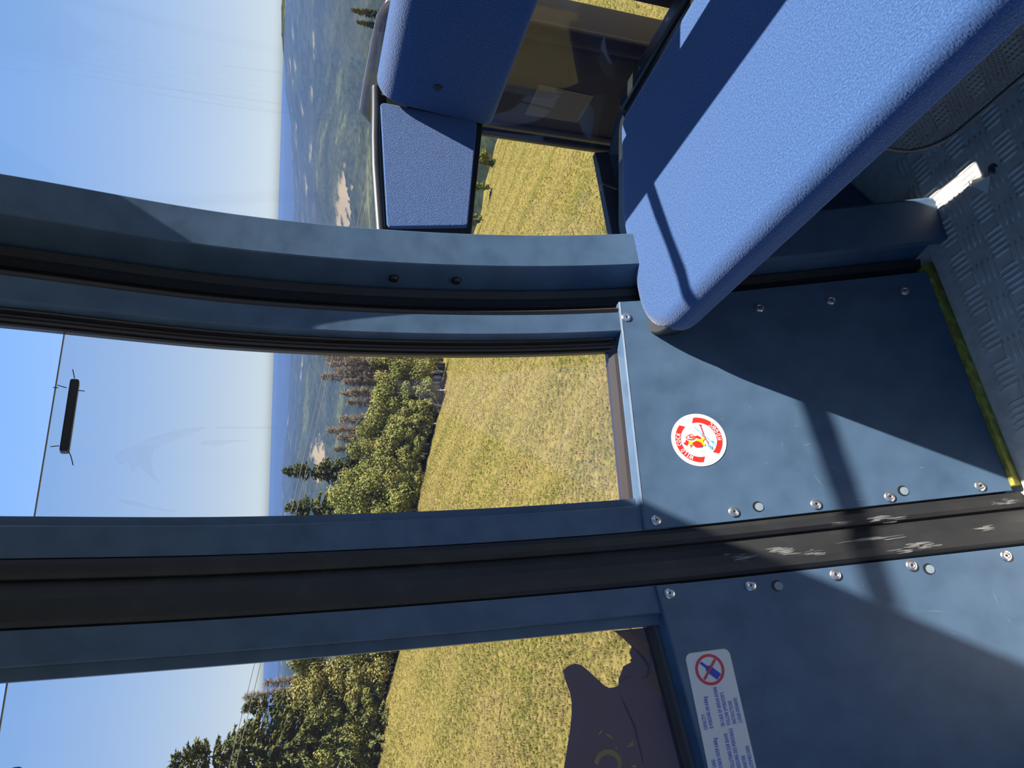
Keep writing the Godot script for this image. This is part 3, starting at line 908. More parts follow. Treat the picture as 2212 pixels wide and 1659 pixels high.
# ------------------------------------------------------------------ stickers, plate, film, litter
func build_marks() -> void:
	# round sticker
	var R := 0.0425
	var st := thing("round_sticker", "round white sticker with red bands and a rooster emblem on the door panel", "sticker", Vector3.ZERO)
	var n := wall_normal(0.428)
	var up := n.cross(Vector3.RIGHT).normalized()
	var at := func(u: float, v: float, lift: float) -> Vector3: return W(0.3275 + u * R, 0.4285 + v * R * 0.951, -0.0046 - lift * 1.25)
	var dm := Mb.new()
	dm.vert(at.call(0.0, 0.0, 0.0004), n)
	for q in 5:
		for k in 56: dm.vert(at.call(cos(TAU * k / 56) * (q + 1) / 5.0, sin(TAU * k / 56) * (q + 1) / 5.0, 0.0004 if q < 4 else 0.0002), n)
	for k in 56:
		var k2 := (k + 1) % 56
		dm.tri(0, 1 + k, 1 + k2)
		for q in 4: dm.quad(1 + q * 56 + k, 1 + q * 56 + k2, 1 + (q + 1) * 56 + k2, 1 + (q + 1) * 56 + k)
	put(st, "disc", dm.mesh(), M.sticker_white)
	for arc in [[36.0, 188.0], [-142.0, 10.0]]:
		var mb := Mb.new()
		var band := []
		for k in 25:
			var a := deg_to_rad(lerpf(arc[0] + 8, arc[1] - 8, k / 24.0))
			band.append(at.call(cos(a) * 0.85, sin(a) * 0.85, 0.0005))
		for k in 25:
			var a := deg_to_rad(lerpf(arc[1], arc[0], k / 24.0))
			band.append(at.call(cos(a) * 0.655, sin(a) * 0.655, 0.0005))
		sheet_into(mb, band, n, 0.0001)
		put(st, "red_band", mb.mesh(), M.sticker_red)
	var txt := Mb.new()
	var txt2 := Mb.new()
	var words := "WILD COCK"
	for k in words.length():
		if words[k] == " ": continue
		var a := deg_to_rad(147.0 - 9.6 * k)
		var out: Vector3 = Vector3.RIGHT * cos(a) + up * sin(a)
		var rightv: Vector3 = Vector3.RIGHT * sin(a) - up * cos(a)
		lettering(txt, words[k], 0.150 * R, Transform3D(Basis(rightv, out, n), at.call(cos(a) * 0.748, sin(a) * 0.748, 0.0009)), 0.85, true, true)
	words = "HDGWC"
	for k in words.length():
		var a := deg_to_rad(-94.0 + 11.7 * k)
		var out: Vector3 = -(Vector3.RIGHT * cos(a) + up * sin(a))
		var rightv: Vector3 = -Vector3.RIGHT * sin(a) + up * cos(a)
		lettering(txt2, words[k], 0.150 * R, Transform3D(Basis(rightv, out, n), at.call(cos(a) * 0.748, sin(a) * 0.748, 0.0009)), 0.85, true, true)
	put(st, "lettering", txt2.mesh(), M.sticker_white)
	put(st, "lettering", txt.mesh(), M.sticker_white)
	var z := func(q, lift): return at.call(-(q[1] - 845.0) / 560.0, -(q[0] - 810.0) / 560.0, lift)
	var draw := func(called, material, polys, lift):
		var mb := Mb.new()
		for p in polys: sheet_into(mb, p.map(func(q): return z.call(q, lift)), n, 0.0001)
		put(st, called, mb.mesh(), M[material])
	draw.call("comb", "sticker_red", [[[490, 880], [530, 870], [545, 820], [600, 855], [605, 885], [580, 920], [540, 955], [520, 935], [495, 915]], [[605, 835], [690, 845], [760, 800], [800, 830], [870, 835], [860, 795], [800, 755], [740, 770], [700, 712], [660, 712], [600, 738], [552, 772], [570, 810]]], 0.0005)
	draw.call("tail_gap", "sticker_white", [[[572, 780], [610, 752], [640, 750], [622, 790], [640, 800], [700, 795], [690, 815], [600, 812]], [[650, 735], [690, 730], [720, 765], [670, 768]]], 0.0007)
	draw.call("feathers", "sticker_orange", [[[620, 840], [690, 845], [740, 815], [760, 790], [700, 800], [640, 815]], [[600, 945], [650, 930], [640, 970], [605, 995]], [[880, 735], [935, 740], [930, 790], [900, 790]], [[945, 850], [995, 905], [990, 930], [955, 890]]], 0.0008)
	draw.call("body", "sticker_yellow", [[[580, 885], [620, 870], [690, 880], [740, 870], [780, 815], [830, 845], [880, 825], [915, 800], [935, 850], [890, 880], [880, 905], [920, 960], [910, 990], [870, 985], [850, 950], [740, 960], [640, 940], [600, 920]]], 0.0009)
	draw.call("wing", "sticker_red", [[[690, 890], [740, 870], [800, 885], [840, 920], [860, 970], [840, 1005], [780, 1005], [720, 1000], [690, 985], [660, 940], [665, 910]]], 0.0011)
	var stroke := func(a, b, w):
		var d: Vector2 = Vector2(b[0] - a[0], b[1] - a[1]).normalized().orthogonal() * w
		return [[a[0] + d.x, a[1] + d.y], [b[0] + d.x, b[1] + d.y], [b[0] - d.x, b[1] - d.y], [a[0] - d.x, a[1] - d.y]]
	draw.call("spade_handle", "sticker_red", [stroke.call([900, 545], [935, 800], 9), stroke.call([935, 800], [985, 960], 7), [[872, 535], [885, 525], [932, 540], [930, 555], [880, 548]]], 0.0009)
	draw.call("fork", "sticker_blue", [stroke.call([770, 575], [1050, 915], 9), [[1035, 905], [1080, 895], [1085, 930], [1060, 945]], stroke.call([1080, 900], [1150, 970], 4), stroke.call([1075, 915], [1145, 1000], 4), stroke.call([1068, 930], [1122, 1028], 4)], 0.00105)
	draw.call("spade", "sticker_blue", [[[945, 960], [985, 968], [1040, 1010], [1040, 1080], [985, 1045], [965, 1010]]], 0.0012)

	# instruction plate
	var pl := thing("instruction_plate", "white plastic plate with a no-bottle sign and blue capacity text", "sign", Vector3.ZERO)
	var tilt := deg_to_rad(1.2)
	n = wall_normal(0.477)
	up = n.cross(Vector3.RIGHT).normalized()
	var px := (Vector3.RIGHT * cos(tilt) + up * sin(tilt)).normalized()
	var pu := n.cross(px).normalized()
	var o := W(-0.0908, 0.4765, -0.0045)
	var bas := Basis(px, n, px.cross(n))
	put(pl, "plate", slab(rrect(0.236, 0.062, 0.0085, 6), 0.0, 0.0012, 0.0004, 0.0, Transform3D(bas, o), 2), M.plate_white)
	put(pl, "plate_rim", slab(rrect(0.2372, 0.0632, 0.0092, 6), 0.0, 0.0007, 0.0002, 0.0, Transform3D(bas, o), 2), M.plate_edge)
	var pt := func(x: float, y: float, lift := 0.0014) -> Vector3:      # from the door's own x and height to the plate
		return o + px * (x + 0.0908) + pu * ((y - 0.4765) * 1.052 - (x + 0.0908) * 0.021) + n * lift
	for l in [["CAPACITY:", -0.0672, 0.4990], ["8 PERSONS OR 640kg", -0.0666, 0.4918], ["IN CASE OF BREAK-DOWN", -0.0660, 0.4768], ["FOLLOW OPERATOR'S", -0.0656, 0.4694], ["INSTRUCTIONS", -0.0652, 0.4617], ["(LOUD-SPEAKER)", -0.0648, 0.4541],
			["BELASTUNG:", -0.1245, 0.4972], ["8 PERSONEN ODER 640kg", -0.1245, 0.4896], ["BEI STILLSTAND DER BAHN", -0.1245, 0.4750], ["ANWEISUNG DES PERSONALS", -0.1235, 0.4674], ["ABWARTEN", -0.1235, 0.4592], ["(LAUTSPRECHER)", -0.1230, 0.4515]]:
		var tm := Mb.new()
		lettering(tm, l[0], 0.0050, Transform3D(Basis(px, pu, n), pt.call(l[1], l[2])), 0.56, true)
		put(pl, "text_line", tm.mesh(), M.plate_blue)
	var sg := Mb.new()
	var cc := Vector2(0.0038, 0.4795)
	for k in 40:
		var a := TAU * k / 40
		var b := TAU * (k + 1) / 40
		sheet_into(sg, [pt.call(cc.x + cos(a) * 0.0196, cc.y + sin(a) * 0.0190, 0.0013), pt.call(cc.x + cos(b) * 0.0196, cc.y + sin(b) * 0.0190, 0.0013), pt.call(cc.x + cos(b) * 0.0160, cc.y + sin(b) * 0.0155, 0.0013), pt.call(cc.x + cos(a) * 0.0160, cc.y + sin(a) * 0.0155, 0.0013)], n, 0.0003)
	sheet_into(sg, [pt.call(0.0165, 0.4712, 0.0017), pt.call(0.0145, 0.4690, 0.0017), pt.call(-0.0085, 0.4880, 0.0017), pt.call(-0.0065, 0.4902, 0.0017)], n, 0.0002)
	put(pl, "prohibition_ring", sg.mesh(), M.plate_red)
	var bt := []
	var bd := (Vector2(-0.0067, 0.4694) - Vector2(0.0141, 0.4899))
	var bl := bd.length()
	bd = bd.normalized()
	for q in [[0.0, 0.0016], [0.30, 0.0018], [0.42, 0.0040], [0.50, 0.0046], [0.97, 0.0046], [1.0, 0.0038], [1.0, -0.0038], [0.97, -0.0046], [0.50, -0.0046], [0.42, -0.0040], [0.30, -0.0018], [0.0, -0.0016]]:
		var p: Vector2 = Vector2(0.0141, 0.4899) + bd * bl * q[0] + bd.orthogonal() * q[1]
		bt.append(pt.call(p.x, p.y, 0.0013))
	put(pl, "bottle", sheet(bt, n, 0.0002), M.plate_blue)

	# printed film on the outside of the left door's pane
	var fm := thing("window_film", "dark brown cartoon silhouette film stuck on the left door's pane", "film", Vector3.ZERO)
	var f := func(called, material, polys, off):
		for p in polys:
			var mb := Mb.new()
			var flat := PackedVector2Array(p.map(func(q): return Vector2(1180 + q[0] * 0.226, 1340 + q[1] * 0.226)))
			for k in 26:
				var xa := 1200.0 + k * 14.0
				var strip := PackedVector2Array([Vector2(xa, 1300), Vector2(xa + 14.0, 1300), Vector2(xa + 14.0, 1950), Vector2(xa, 1950)])
				for piece in Geometry2D.intersect_polygons(flat, strip):
					if piece.size() > 2: sheet_into(mb, Array(piece).map(func(q): return wp(q.x, q.y, off)), wall_normal(0.62), 0.0)
			put(fm, called, mb.mesh(), M[material])
	f.call("silhouette", "film_dark", [[[640, 100], [690, 135], [730, 170], [815, 250], [795, 310], [815, 365], [797, 380], [812, 400], [735, 440], [720, 490], [690, 560], [690, 620], [650, 640], [600, 645], [550, 620], [470, 545], [400, 480], [330, 425], [270, 412], [200, 440], [160, 485], [185, 580], [225, 690], [243, 790], [240, 920], [225, 1060], [205, 1180], [170, 1411], [150, 1700], [150, 2300], [1560, 2300], [1340, 1180], [1180, 650], [1060, 60]]], 0.0375)
	f.call("brown_patch", "film_brown", [[[690, 125], [800, 110], [880, 160], [960, 225], [1000, 200], [985, 300], [985, 400], [950, 360], [880, 290], [815, 245]], [[930, 570], [1000, 500], [1030, 335], [1085, 300], [1130, 500], [1185, 700], [1120, 735], [1080, 725], [1020, 650]]], 0.0370)
	f.call("contour", "film_line", [[[815, 250], [880, 295], [950, 365], [990, 440], [985, 510], [960, 550], [900, 560], [960, 535], [968, 450], [930, 380], [870, 310]], [[700, 690], [750, 790], [850, 1000], [920, 1300], [935, 1411], [905, 1300], [835, 1010], [735, 800]], [[1085, 745], [1130, 880], [1100, 830]], [[690, 600], [760, 530], [880, 545], [770, 545]]], 0.0368)
	var ringp := []
	for k in 17: ringp.append([590 + cos(PI + PI * k / 16.0 * 1.15) * 130, 1365 + sin(PI + PI * k / 16.0 * 1.15) * 132])
	for k in 17: ringp.append([592 + cos(PI + PI * (16 - k) / 16.0 * 1.15) * 95, 1385 + sin(PI + PI * (16 - k) / 16.0 * 1.15) * 100])
	f.call("yellow_mark", "film_yellow", [ringp, [[500, 1090], [535, 1040], [532, 1072], [508, 1096]], [[556, 1080], [608, 1094], [646, 1142], [592, 1112]], [[768, 1216], [828, 1145], [833, 1198]], [[664, 1190], [682, 1240], [668, 1234]], [[808, 1385], [872, 1388], [842, 1411]]], 0.0366)

	# scrap of paper on the floor
	var sc := thing("paper_scrap", "torn folded scrap of white paper lying on the tread plate", "litter", Vector3(0.652, 0.003, -0.617))
	var a := Vector3(0.022, 0.0, -0.012)
	var b := Vector3(0.002, 0.016, -0.006)
	var c := Vector3(-0.016, 0.001, 0.002)
	var e := Vector3(0.008, 0.0, 0.016)
	var sm := Mb.new()
	for t in [[a, b, e], [b, c, e], [a + Vector3(0.004, 0.002, -0.004), b + Vector3(-0.002, 0.006, 0), b]]:
		var nn: Vector3 = (t[1] - t[0]).cross(t[2] - t[0]).normalized()
		if nn.y < 0: nn = -nn
		sm.flat(t, nn)
	put(sc, "sheet", sm.mesh(), M.paper)


# ------------------------------------------------------------------ outdoors
func ground_y(x: float, z: float) -> float:
	var along := -7.9 - 0.205 * x - 0.0010 * x * x
	return along - 1.2 * smoothstep(-55.0, -5.0, z) + 0.25 * sin(x * 0.31 + z * 0.17) + 0.12 * sin(x * 0.83 - z * 0.55)

func build_outdoors() -> void:
	# meadow
	var mw := thing("meadow", "sunny hillside meadow of dry yellow and green grass", "meadow", Vector3.ZERO, "", "structure")
	var mb := Mb.new()
	var nx := 90
	var nz := 60
	for i in nx + 1:
		for j in nz + 1:
			var x := lerpf(-40.0, 95.0, float(i) / nx)
			var z := lerpf(-66.0, 20.0, float(j) / nz)
			var e := 0.5
			var nn := Vector3(ground_y(x - e, z) - ground_y(x + e, z), 2 * e, ground_y(x, z - e) - ground_y(x, z + e)).normalized()
			mb.vert(Vector3(x, ground_y(x, z), z), nn)
	for i in nx:
		for j in nz:
			var s := i * (nz + 1) + j
			mb.quad(s, s + 1, s + nz + 2, s + nz + 1)
	put(mw, "ground", mb.mesh(), M.meadow_soil)
	grass(mw)
	hills()
	trees()
	for k in 2:
		var cp := []
		for j in 31:
			var x := lerpf(-8.0, 22.0, j / 30.0)
			cp.append(Vector3(x, 1.66 - 0.207 * x + 0.0006 * (x - 6) * (x - 6) - 0.18 * k, -25.0))
		tag(put(self, "overhead_cable", tube(cp, 0.011, 6), M.cable_steel), "thin steel cable strung along the slope in front of the trees", "cable", "pair of cables along the slope")

func grass(parent: Node3D) -> void:
	var tuft := Mb.new()
	var r := RandomNumberGenerator.new()
	r.seed = 5
	for k in 9:
		var a := r.randf() * TAU
		var base := Vector3(cos(a), 0, sin(a)) * r.randf_range(0.0, 0.10)
		var d := Vector3(cos(a + 0.6), 0, sin(a + 0.6))
		var side := Vector3(-d.z, 0, d.x) * r.randf_range(0.008, 0.014)
		var h := r.randf_range(0.14, 0.32)
		var tip := base + Vector3(0, h, 0) + d * r.randf_range(0.05, 0.22)
		var mid := base + Vector3(0, h * 0.62, 0) + d * 0.04
		var nn := (Vector3.UP + d * 0.15).normalized()
		var s := tuft.v.size()
		tuft.vert(base - side, nn); tuft.vert(base + side, nn)
		tuft.vert(mid - side * 0.8, nn); tuft.vert(mid + side * 0.8, nn)
		tuft.vert(tip, nn)
		tuft.quad(s, s + 1, s + 3, s + 2)
		tuft.tri(s + 2, s + 3, s + 4)
	var tm := tuft.mesh(true)
	tm.surface_set_material(0, M.grass_blades)
	var f := FastNoiseLite.new()
	f.seed = 9
	f.frequency = 0.16
	f.fractal_octaves = 4
	var f2 := FastNoiseLite.new()
	f2.seed = 19
	f2.frequency = 0.9
	var count := 300000
	var places: Array[Transform3D] = []
	var tints := PackedColorArray()
	for k in count:
		var az := deg_to_rad(r.randf_range(-11.0, 62.0))
		var d := lerpf(13.0, 92.0, pow(r.randf(), 1.25))
		var x := d * sin(az)
		var z := -d * cos(az)
		if z < -64.0: continue
		var g := f.get_noise_2d(x, z * 0.6) * 0.75 + f2.get_noise_2d(x * 2.0, z) * 0.5 + r.randf_range(-0.35, 0.35)
		var col := Color(0.185, 0.147, 0.045).lerp(Color(0.108, 0.113, 0.020), smoothstep(-0.25, 0.5, g)).lerp(Color(0.235, 0.178, 0.078), smoothstep(0.15, 0.6, -g))
		var sc := r.randf_range(0.30, 0.62)
		places.append(Transform3D(Basis(Vector3.UP, r.randf() * TAU).scaled(Vector3(sc, sc * r.randf_range(0.5, 0.95), sc)), Vector3(x, ground_y(x, z) - 0.02, z)))
		tints.append(col)
	var mm := MultiMesh.new()
	mm.transform_format = MultiMesh.TRANSFORM_3D
	mm.use_colors = true
	mm.mesh = tm
	mm.instance_count = places.size()
	for k in places.size():
		mm.set_instance_transform(k, places[k])
		mm.set_instance_color(k, tints[k])
	var o := MultiMeshInstance3D.new()
	o.name = "grass"
	o.multimesh = mm
	o.set_meta("kind", "stuff")
	parent.add_child(o, true)

func hills() -> void:
	var f := FastNoiseLite.new()
	f.seed = 3
	f.frequency = 0.0011
	f.fractal_octaves = 4
	var cell := FastNoiseLite.new()
	cell.seed = 4
	cell.noise_type = FastNoiseLite.TYPE_CELLULAR
	cell.cellular_return_type = FastNoiseLite.RETURN_DISTANCE
	cell.frequency = 0.085
	var patch := FastNoiseLite.new()
	patch.seed = 8
	patch.frequency = 0.0042
	patch.fractal_octaves = 3
	# each: name, label, nearest and farthest distance, steps across and away, [[degrees right of ahead, slope of the skyline]...], height at the near end, canopy height
	var layers := [
		["valley_forest", "dark green forest slope falling into the valley behind the tree line", 68.0, 900.0, 260, 110, [[-12, -0.10], [10, -0.125], [20, -0.115], [30, -0.10], [45, -0.10], [70, -0.09]], -22.0, 5.0],
		["near_hill", "green wooded hillside rising beyond the valley", 880.0, 1900.0, 420, 130, [[-12, -0.02], [10, -0.028], [18, -0.031], [21, -0.037], [26, -0.042], [31, -0.058], [36, -0.052], [39, -0.044], [42, -0.042], [46, -0.050], [50, -0.054], [70, -0.06]], -150.0, 7.0],
		["middle_hill", "hazy wooded hill with pale fields in the middle distance", 1880.0, 3600.0, 240, 60, [[-12, -0.018], [15, -0.0175], [18, -0.0165], [22, -0.021], [27, -0.0225], [38, -0.020], [43, -0.012], [46, -0.004], [50, 0.003], [70, 0.004]], -120.0, 6.0],
		["far_ridge", "long blue ridge on the horizon", 4500.0, 9000.0, 160, 30, [[-12, -0.0030], [3, -0.0044], [15, -0.0056], [27, -0.0052], [37, -0.0062], [45, -0.0043], [51, -0.0010], [70, 0.001]], -200.0, 0.0],
	]
	for L in layers:
		var o := thing(L[0], L[1], "hill", Vector3.ZERO, "", "structure")
		var mb := Mb.new()
		var na: int = L[4]
		var nr: int = L[5]
		for i in na + 1:
			var deg := lerpf(-12.0, 66.0, float(i) / na)
			var az := deg_to_rad(deg)
			var top := 0.0
			for k in L[6].size() - 1:
				if deg >= L[6][k][0] and deg <= L[6][k + 1][0]: top = lerpf(L[6][k][1], L[6][k + 1][1], smoothstep(0, 1, (deg - L[6][k][0]) / (L[6][k + 1][0] - L[6][k][0])))
			for j in nr + 1:
				var t := float(j) / nr
				var d := lerpf(L[2], L[3], t * t * 0.4 + t * 0.6)
				var x := d * sin(az)
				var z := -d * cos(az)
				var y_top: float = EYE.y + top * L[3]
				var y_near: float = L[7] - (0.205 * x if L[0] == "valley_forest" else 0.0) * (1.0 - t)
				var y: float = lerpf(y_near, y_top, pow(t, 0.8) if L[0] != "valley_forest" else minf(1.0, t * 3.0))
				var wob: float = f.get_noise_2d(x, z)
				y += wob * 0.018 * d * t * (1.0 - t)
				var p := patch.get_noise_2d(x, z)
				var field := false
				var slope := (y - EYE.y) / d
				if L[0] == "near_hill":
					field = Vector2((deg - 38.3) / 2.3, (slope + 0.082) / 0.0125).length() + patch.get_noise_2d(x * 4, z * 4) * 0.8 < 0.75
					field = field or Vector2((deg - 18.3 - (slope + 0.065) * 60.0) / 2.0, (slope + 0.065) / 0.011).length() + patch.get_noise_2d(x * 4, z * 4) * 0.7 < 0.75
				elif L[0] == "middle_hill":
					field = p * 1.4 + patch.get_noise_2d(x * 3, z * 3) * 0.5 > 0.74
				var canopy := 0.0
				if L[8] > 0.0 and not field:
					canopy = L[8] * (1.0 + cell.get_noise_2d(x, z)) + 2.5 * patch.get_noise_2d(x * 9.0, z * 9.0)
				y += canopy
				var c := Color(0.020, 0.027, 0.018).lerp(Color(0.040, 0.047, 0.026), clampf(p * 1.2 + 0.45 + patch.get_noise_2d(x * 6, z * 6) * 0.5, 0, 1))
				if field: c = Color(0.25, 0.19, 0.105)
				elif p > 0.42 and L[0] != "far_ridge": c = Color(0.062, 0.070, 0.032)
				if not field: c = c * rng.randf_range(0.65, 1.45)
				mb.color = c
				mb.vert(Vector3(x, y, z), Vector3.UP)
		for i in na:
			for j in nr:
				var s := i * (nr + 1) + j
				mb.quad(s, s + 1, s + nr + 2, s + nr + 1)
		for k in mb.n.size(): mb.n[k] = Vector3.ZERO
		for k in range(0, mb.i.size(), 3):
			var a := mb.i[k]
			var b := mb.i[k + 1]
			var e := mb.i[k + 2]
			var g := (mb.v[b] - mb.v[a]).cross(mb.v[e] - mb.v[a])
			if g.y < 0: g = -g
			mb.n[a] += g; mb.n[b] += g; mb.n[e] += g
		for k in mb.n.size(): mb.n[k] = mb.n[k].normalized()
		put(o, "land", mb.mesh(true), M.forest_land)
	# haze over the valley
	var fog := FogVolume.new()
	fog.name = "valley_haze"
	fog.shape = RenderingServer.FOG_VOLUME_SHAPE_BOX
	fog.size = Vector3(14000, 400, 10500)
	fog.position = Vector3(3500, -200, -5450)
	var fmat := FogMaterial.new()
	fmat.resource_name = "haze"
	fmat.density = 0.00026
	fmat.albedo = lin(0.15, 0.26, 0.52)
	fog.material = fmat
	fog.set_meta("kind", "stuff")
	add_child(fog)

func needle_branch(mb: Mb, a: Vector3, b: Vector3, w: float, c0: Color, c1: Color, r: RandomNumberGenerator, n: int, thin: float) -> void:
	# small sprays of needles set along a branch
	var d := (b - a)
	for k in n:
		var t := (k + r.randf()) / n
		var p := a + d * t + Vector3(r.randf_range(-1, 1), r.randf_range(-1, 0.6), r.randf_range(-1, 1)) * w * 0.35
		var dir := (d.normalized() + Vector3(r.randf_range(-1, 1), r.randf_range(-1.2, 0.3), r.randf_range(-1, 1)) * 0.9).normalized()
		var side := dir.cross(Vector3(r.randf_range(-1, 1), r.randf_range(-1, 1), r.randf_range(-1, 1))).normalized() * w * thin
		var l := w * r.randf_range(0.8, 1.6)
		mb.color = c0.lerp(c1, r.randf())
		var nn := side.cross(dir).normalized()
		if nn.y < 0: nn = -nn
		nn = (nn + Vector3.UP * 0.4).normalized()
		var s := mb.v.size()
		mb.vert(p - side, nn); mb.vert(p + dir * l * 0.5 + side * 0.6, nn); mb.vert(p + dir * l, nn); mb.vert(p + side, nn)
		mb.tri(s, s + 1, s + 2); mb.tri(s, s + 3, s + 1)

func spruce(called: String, label: String, group: String, base: Vector3, h: float, rad: float, dead: float, seed_: int, bare := 0.12) -> void:
	var r := RandomNumberGenerator.new()
	r.seed = seed_
	var o := thing(called, label, "tree", base, group)
	var trunk := []
	for k in 7: trunk.append(Vector3(sin(k * 1.3 + seed_) * 0.04, h * k / 6.0 - (0.4 if k == 0 else 0.0), cos(k * 1.7 + seed_) * 0.04))
	put(o, "trunk", tube(trunk, h * 0.014 + 0.04, 7, false, 0.015), M.bark_grey)
	var mb := Mb.new()
	var tw := Mb.new()
	var levels := int(h * 5.0)
	for k in levels:
		var t := lerpf(bare, 0.99, float(k) / levels)
		var y := h * t
		var reach := rad * pow(1.0 - t, 0.8) * r.randf_range(0.88, 1.1) + 0.12
		var nb := int(lerpf(9, 7, t))
		var gone := dead > 0.5 or (dead > 0.0 and t < dead + r.randf_range(-0.08, 0.08))
		for b in nb:
			var a := r.randf() * TAU
			var l := reach * r.randf_range(0.6, 1.1)
			var p0 := Vector3(0, y, 0)
			var p1 := Vector3(cos(a) * l, y - l * (0.22 if t < 0.8 else -0.25) + r.randf_range(-0.1, 0.1), sin(a) * l)
			if gone:
				tw.color = Color(0.16, 0.115, 0.075).lerp(Color(0.25, 0.195, 0.135), r.randf())
				tube_into(tw, [p0, p1], 0.018, 3, 0.006)
				needle_branch(tw, p0.lerp(p1, 0.15), p1, 0.24, Color(0.15, 0.105, 0.062), Color(0.30, 0.235, 0.15), r, int(9 + l * 12), 0.065)
			else:
				needle_branch(mb, p0.lerp(p1, 0.15), p1, 0.17 + 0.03 * l, Color(0.050, 0.062, 0.020), Color(0.135, 0.135, 0.042), r, int(14 + l * 20), 0.32)
	if mb.v.size(): put(o, "foliage", mb.mesh(true), M.spruce_needles)
	if tw.v.size(): put(o, "dead_branches", tw.mesh(true), M.dead_twigs)

func birch(called: String, label: String, group: String, base: Vector3, h: float, rad: float, hue: float, seed_: int, leaf := 0.125) -> void:
	var r := RandomNumberGenerator.new()
	r.seed = seed_
	var o := thing(called, label, "tree", base, group)
	var stems := 2 + seed_ % 2
	var tr := Mb.new()
	for s in stems:
		var a := r.randf() * TAU
		var lean := r.randf_range(0.05, 0.3) * rad
		var pts := []
		for k in 6: pts.append(Vector3(cos(a) * lean * k / 3.0, h * 0.85 * k / 5.0 - (0.3 if k == 0 else 0.0), sin(a) * lean * k / 3.0))
		tube_into(tr, pts, 0.05 + h * 0.006, 6, 0.015)
		for b in 6:
			var t := r.randf_range(0.15, 0.8)
			var q: Vector3 = pts[0].lerp(pts[5], t)
			var ba := r.randf() * TAU
			tube_into(tr, [q, q + Vector3(cos(ba) * rad * 0.6, h * 0.14, sin(ba) * rad * 0.6)], 0.022, 4, 0.006)
	put(o, "trunk", tr.mesh(), M.bark_birch)
	var mb := Mb.new()
	var dark := Color(0.095, 0.11, 0.030)
	var light := Color(0.265, 0.275, 0.068).lerp(Color(0.33, 0.235, 0.085), hue)
	var blobs := 24
	for b in blobs:
		var t := r.randf_range(0.16, 0.98)
		var spread := rad * sqrt(clampf(sin(PI * clampf(t * 0.86 + 0.10, 0, 1)), 0.05, 1.0))
		var a := r.randf() * TAU
		var rr := spread * sqrt(r.randf()) * 0.75
		var c := Vector3(cos(a) * rr, h * t, sin(a) * rr)
		var br := rad * r.randf_range(0.30, 0.48)
		var tint := dark.lerp(light, r.randf_range(0.25, 1.0))
		for k in int(340 * clampf(rad / 1.8, 0.5, 1.8)):
			var dv := Vector3(r.randfn(), r.randfn(), r.randfn()).normalized()
			var p := c + dv * br * pow(r.randf(), 0.4) * Vector3(1, 0.85, 1)
			if p.y < 0.05: continue
			mb.color = tint.lerp(dark if r.randf() < 0.5 else light, r.randf() * 0.6)
			var u := Vector3(r.randfn(), r.randfn(), r.randfn()).normalized()
			var w := dv.cross(u).normalized() * leaf * r.randf_range(0.5, 1.2)
			var e := w.cross(dv + u * 0.7).normalized() * leaf * r.randf_range(0.5, 1.2)
			var nn := w.cross(e).normalized()
			if nn.dot(dv) < 0: nn = -nn
			var s := mb.v.size()
			mb.vert(p - w, nn); mb.vert(p + e * 0.5, nn); mb.vert(p + w, nn); mb.vert(p - e * 0.5, nn)
			mb.tri(s, s + 1, s + 2); mb.tri(s, s + 2, s + 3)
	put(o, "foliage", mb.mesh(true), M.birch_leaves)

func spot(px: float, py: float, z: float) -> Array:   # foot and height of a tree whose tip shows at that pixel, standing that far ahead
	var d := ray(px, py)
	var tip := EYE + d * (z / d.z)
	var y := ground_y(tip.x, maxf(z, -66.0)) - maxf(0.0, -66.0 - z) * 0.35
	return [Vector3(tip.x, y, z), tip.y - y]

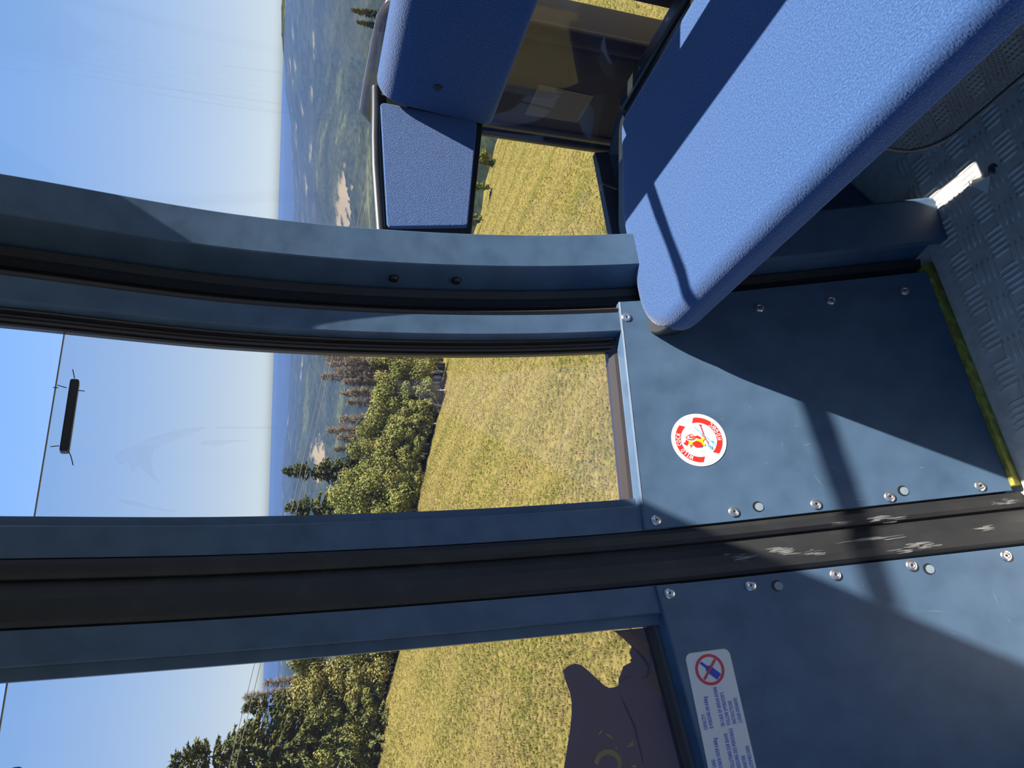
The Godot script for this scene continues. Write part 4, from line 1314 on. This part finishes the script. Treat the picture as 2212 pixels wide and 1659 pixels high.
func trees() -> void:
	var n := 0
	# tip pixel, distance, radius, dead share
	for t in [[690, 764, -66, 1.3, 1.0], [705, 787, -67, 1.2, 1.0], [688, 813, -68, 1.5, 1.0], [733, 849, -67, 1.0, 1.0], [702, 930, -67, 1.5, 1.0], [716, 970, -68, 0.8, 1.0], [745, 868, -66, 1.1, 1.0], [698, 776, -68.5, 1.3, 1.0], [718, 800, -65.5, 1.2, 1.0], [735, 825, -66.5, 1.2, 1.0], [740, 778, -65, 1.3, 1.0], [722, 752, -66.5, 1.3, 1.0], [752, 845, -65, 1.1, 1.0], [730, 905, -66, 1.1, 1.0], [724, 945, -66, 1.3, 1.0], [566, 1477, -66, 0.7, 1.0], [521, 1506, -67, 0.8, 1.0]]:
		var s := spot(t[0], t[1], t[2])
		var where := "in the thick stand of dead spruces behind the birches" if t[1] < 860 else "standing singly behind the birches" if t[1] < 1200 else "like a pole beside the broken-topped spruce"
		spruce("dead_spruce", ("tall " if s[1] > 10.5 else "shorter ") + "bare grey-brown dead spruce " + where, "dead spruces at the meadow's edge", s[0], s[1], t[3] * 1.25, t[4], 100 + n, 0.2)
		n += 1
	for t in [[606, 1018, -67, 2.6, 0.45, "tall thin spruce with a green top and bare brown lower branches"], [613, 1096, -66, 3.6, 0.0, "slender green spruce beside the half-bare one"], [518, 1531, -64, 3.0, 0.0, "broken-topped green spruce between two bare poles"], [362, 1646, -62, 5.4, 0.0, "large dense dark spruce, the tallest tree of the edge"], [430, 1720, -63, 4.4, 0.0, "dark spruce standing close against the tallest one"], [752, 20, -80, 3.2, 0.0, "dark spruce seen above the bumper bar behind the backrest"], [764, 46, -82, 2.6, 0.0, "smaller dark spruce beside the one above the bumper bar"], [650, 1590, -60.5, 3.0, 0.0, "short broad spruce at the foot of the tallest one"]]:
		var s := spot(t[0], t[1], t[2])
		spruce("spruce_tree", t[5], "", s[0], s[1], t[3], t[4], 300 + n, 0.06)
		n += 1
	for t in [[815, 858, -63, 1.7, 0.15], [772, 935, -63, 2.0, 0.2], [765, 1015, -62, 2.0, 0.1], [716, 1092, -61, 2.2, 0.1], [800, 975, -61.5, 1.4, 0.5], [840, 905, -61, 1.3, 0.35], [850, 800, -62, 1.6, 0.3], [800, 780, -65, 1.6, 0.5], [630, 1432, -62, 1.8, 0.35], [640, 1475, -62, 1.9, 0.7], [655, 1510, -61, 1.7, 0.55], [700, 1560, -60.5, 1.6, 0.25], [690, 1630, -60, 1.8, 0.2], [870, 840, -60.5, 1.0, 0.0], [845, 1060, -60, 1.2, 0.1], [790, 1140, -60.5, 1.9, 0.2], [760, 1350, -60.5, 1.8, 0.2], [800, 895, -62.5, 1.7, 0.25], [760, 975, -63, 1.8, 0.3], [745, 1050, -62, 1.9, 0.25], [835, 935, -60.8, 1.5, 0.2], [815, 1030, -60.6, 1.6, 0.3], [805, 830, -64, 1.7, 0.45], [690, 1600, -60.2, 1.7, 0.2], [720, 1455, -60.6, 1.7, 0.5]]:
		var s := spot(t[0], t[1], t[2])
		var tone: String = "orange-tinged" if t[4] >= 0.45 else "yellowing" if t[4] >= 0.25 else "fresh green"
		var tall: String = "tall " if s[1] > 6.2 else "low " if s[1] < 4.0 else ""
		var near: String = "below the stand of dead spruces" if t[1] < 860 else "below the single dead spruces" if t[1] < 980 else "beside the half-bare tall spruce" if t[1] < 1200 else "below the two bare poles" if t[1] < 1500 else "at the foot of the tallest spruce"
		birch("birch_tree", tall + tone + " birch on the meadow's edge " + near, "birches along the meadow's edge", s[0], s[1], t[3] * 1.32, t[4], 500 + n)
		n += 1
	for k in 26:
		var py := 770.0 + 960.0 * (k + rng.randf_range(-0.3, 0.3)) / 26.0
		if py > 1130 and py < 1390: continue
		if k == 0: py = 470.0
		if k == 1: py = 400.0
		if k == 2: py = 340.0
		var q := lerpf(935, 772, (py - 770) / 870.0) if py > 600 else lerpf(1060, 1010, (py - 320) / 180.0)
		var s := spot(q - rng.randf_range(22, 48), py, -59.5 - rng.randf())
		var by: String = "in the gap seen below the corner pad" if py < 600 else "under the birches before the stand of dead spruces" if py < 860 else "under the birches before the single dead spruces" if py < 980 else "under the birch beside the half-bare tall spruce" if py < 1200 else "under the birches by the bare poles" if py < 1540 else "before the tallest spruce"
		birch("low_shrub", "low green shrub growing " + by, "low shrubs along the meadow's edge", s[0], maxf(s[1], 0.8), rng.randf_range(0.7, 1.1), rng.randf_range(0.0, 0.35), 700 + k, 0.12)
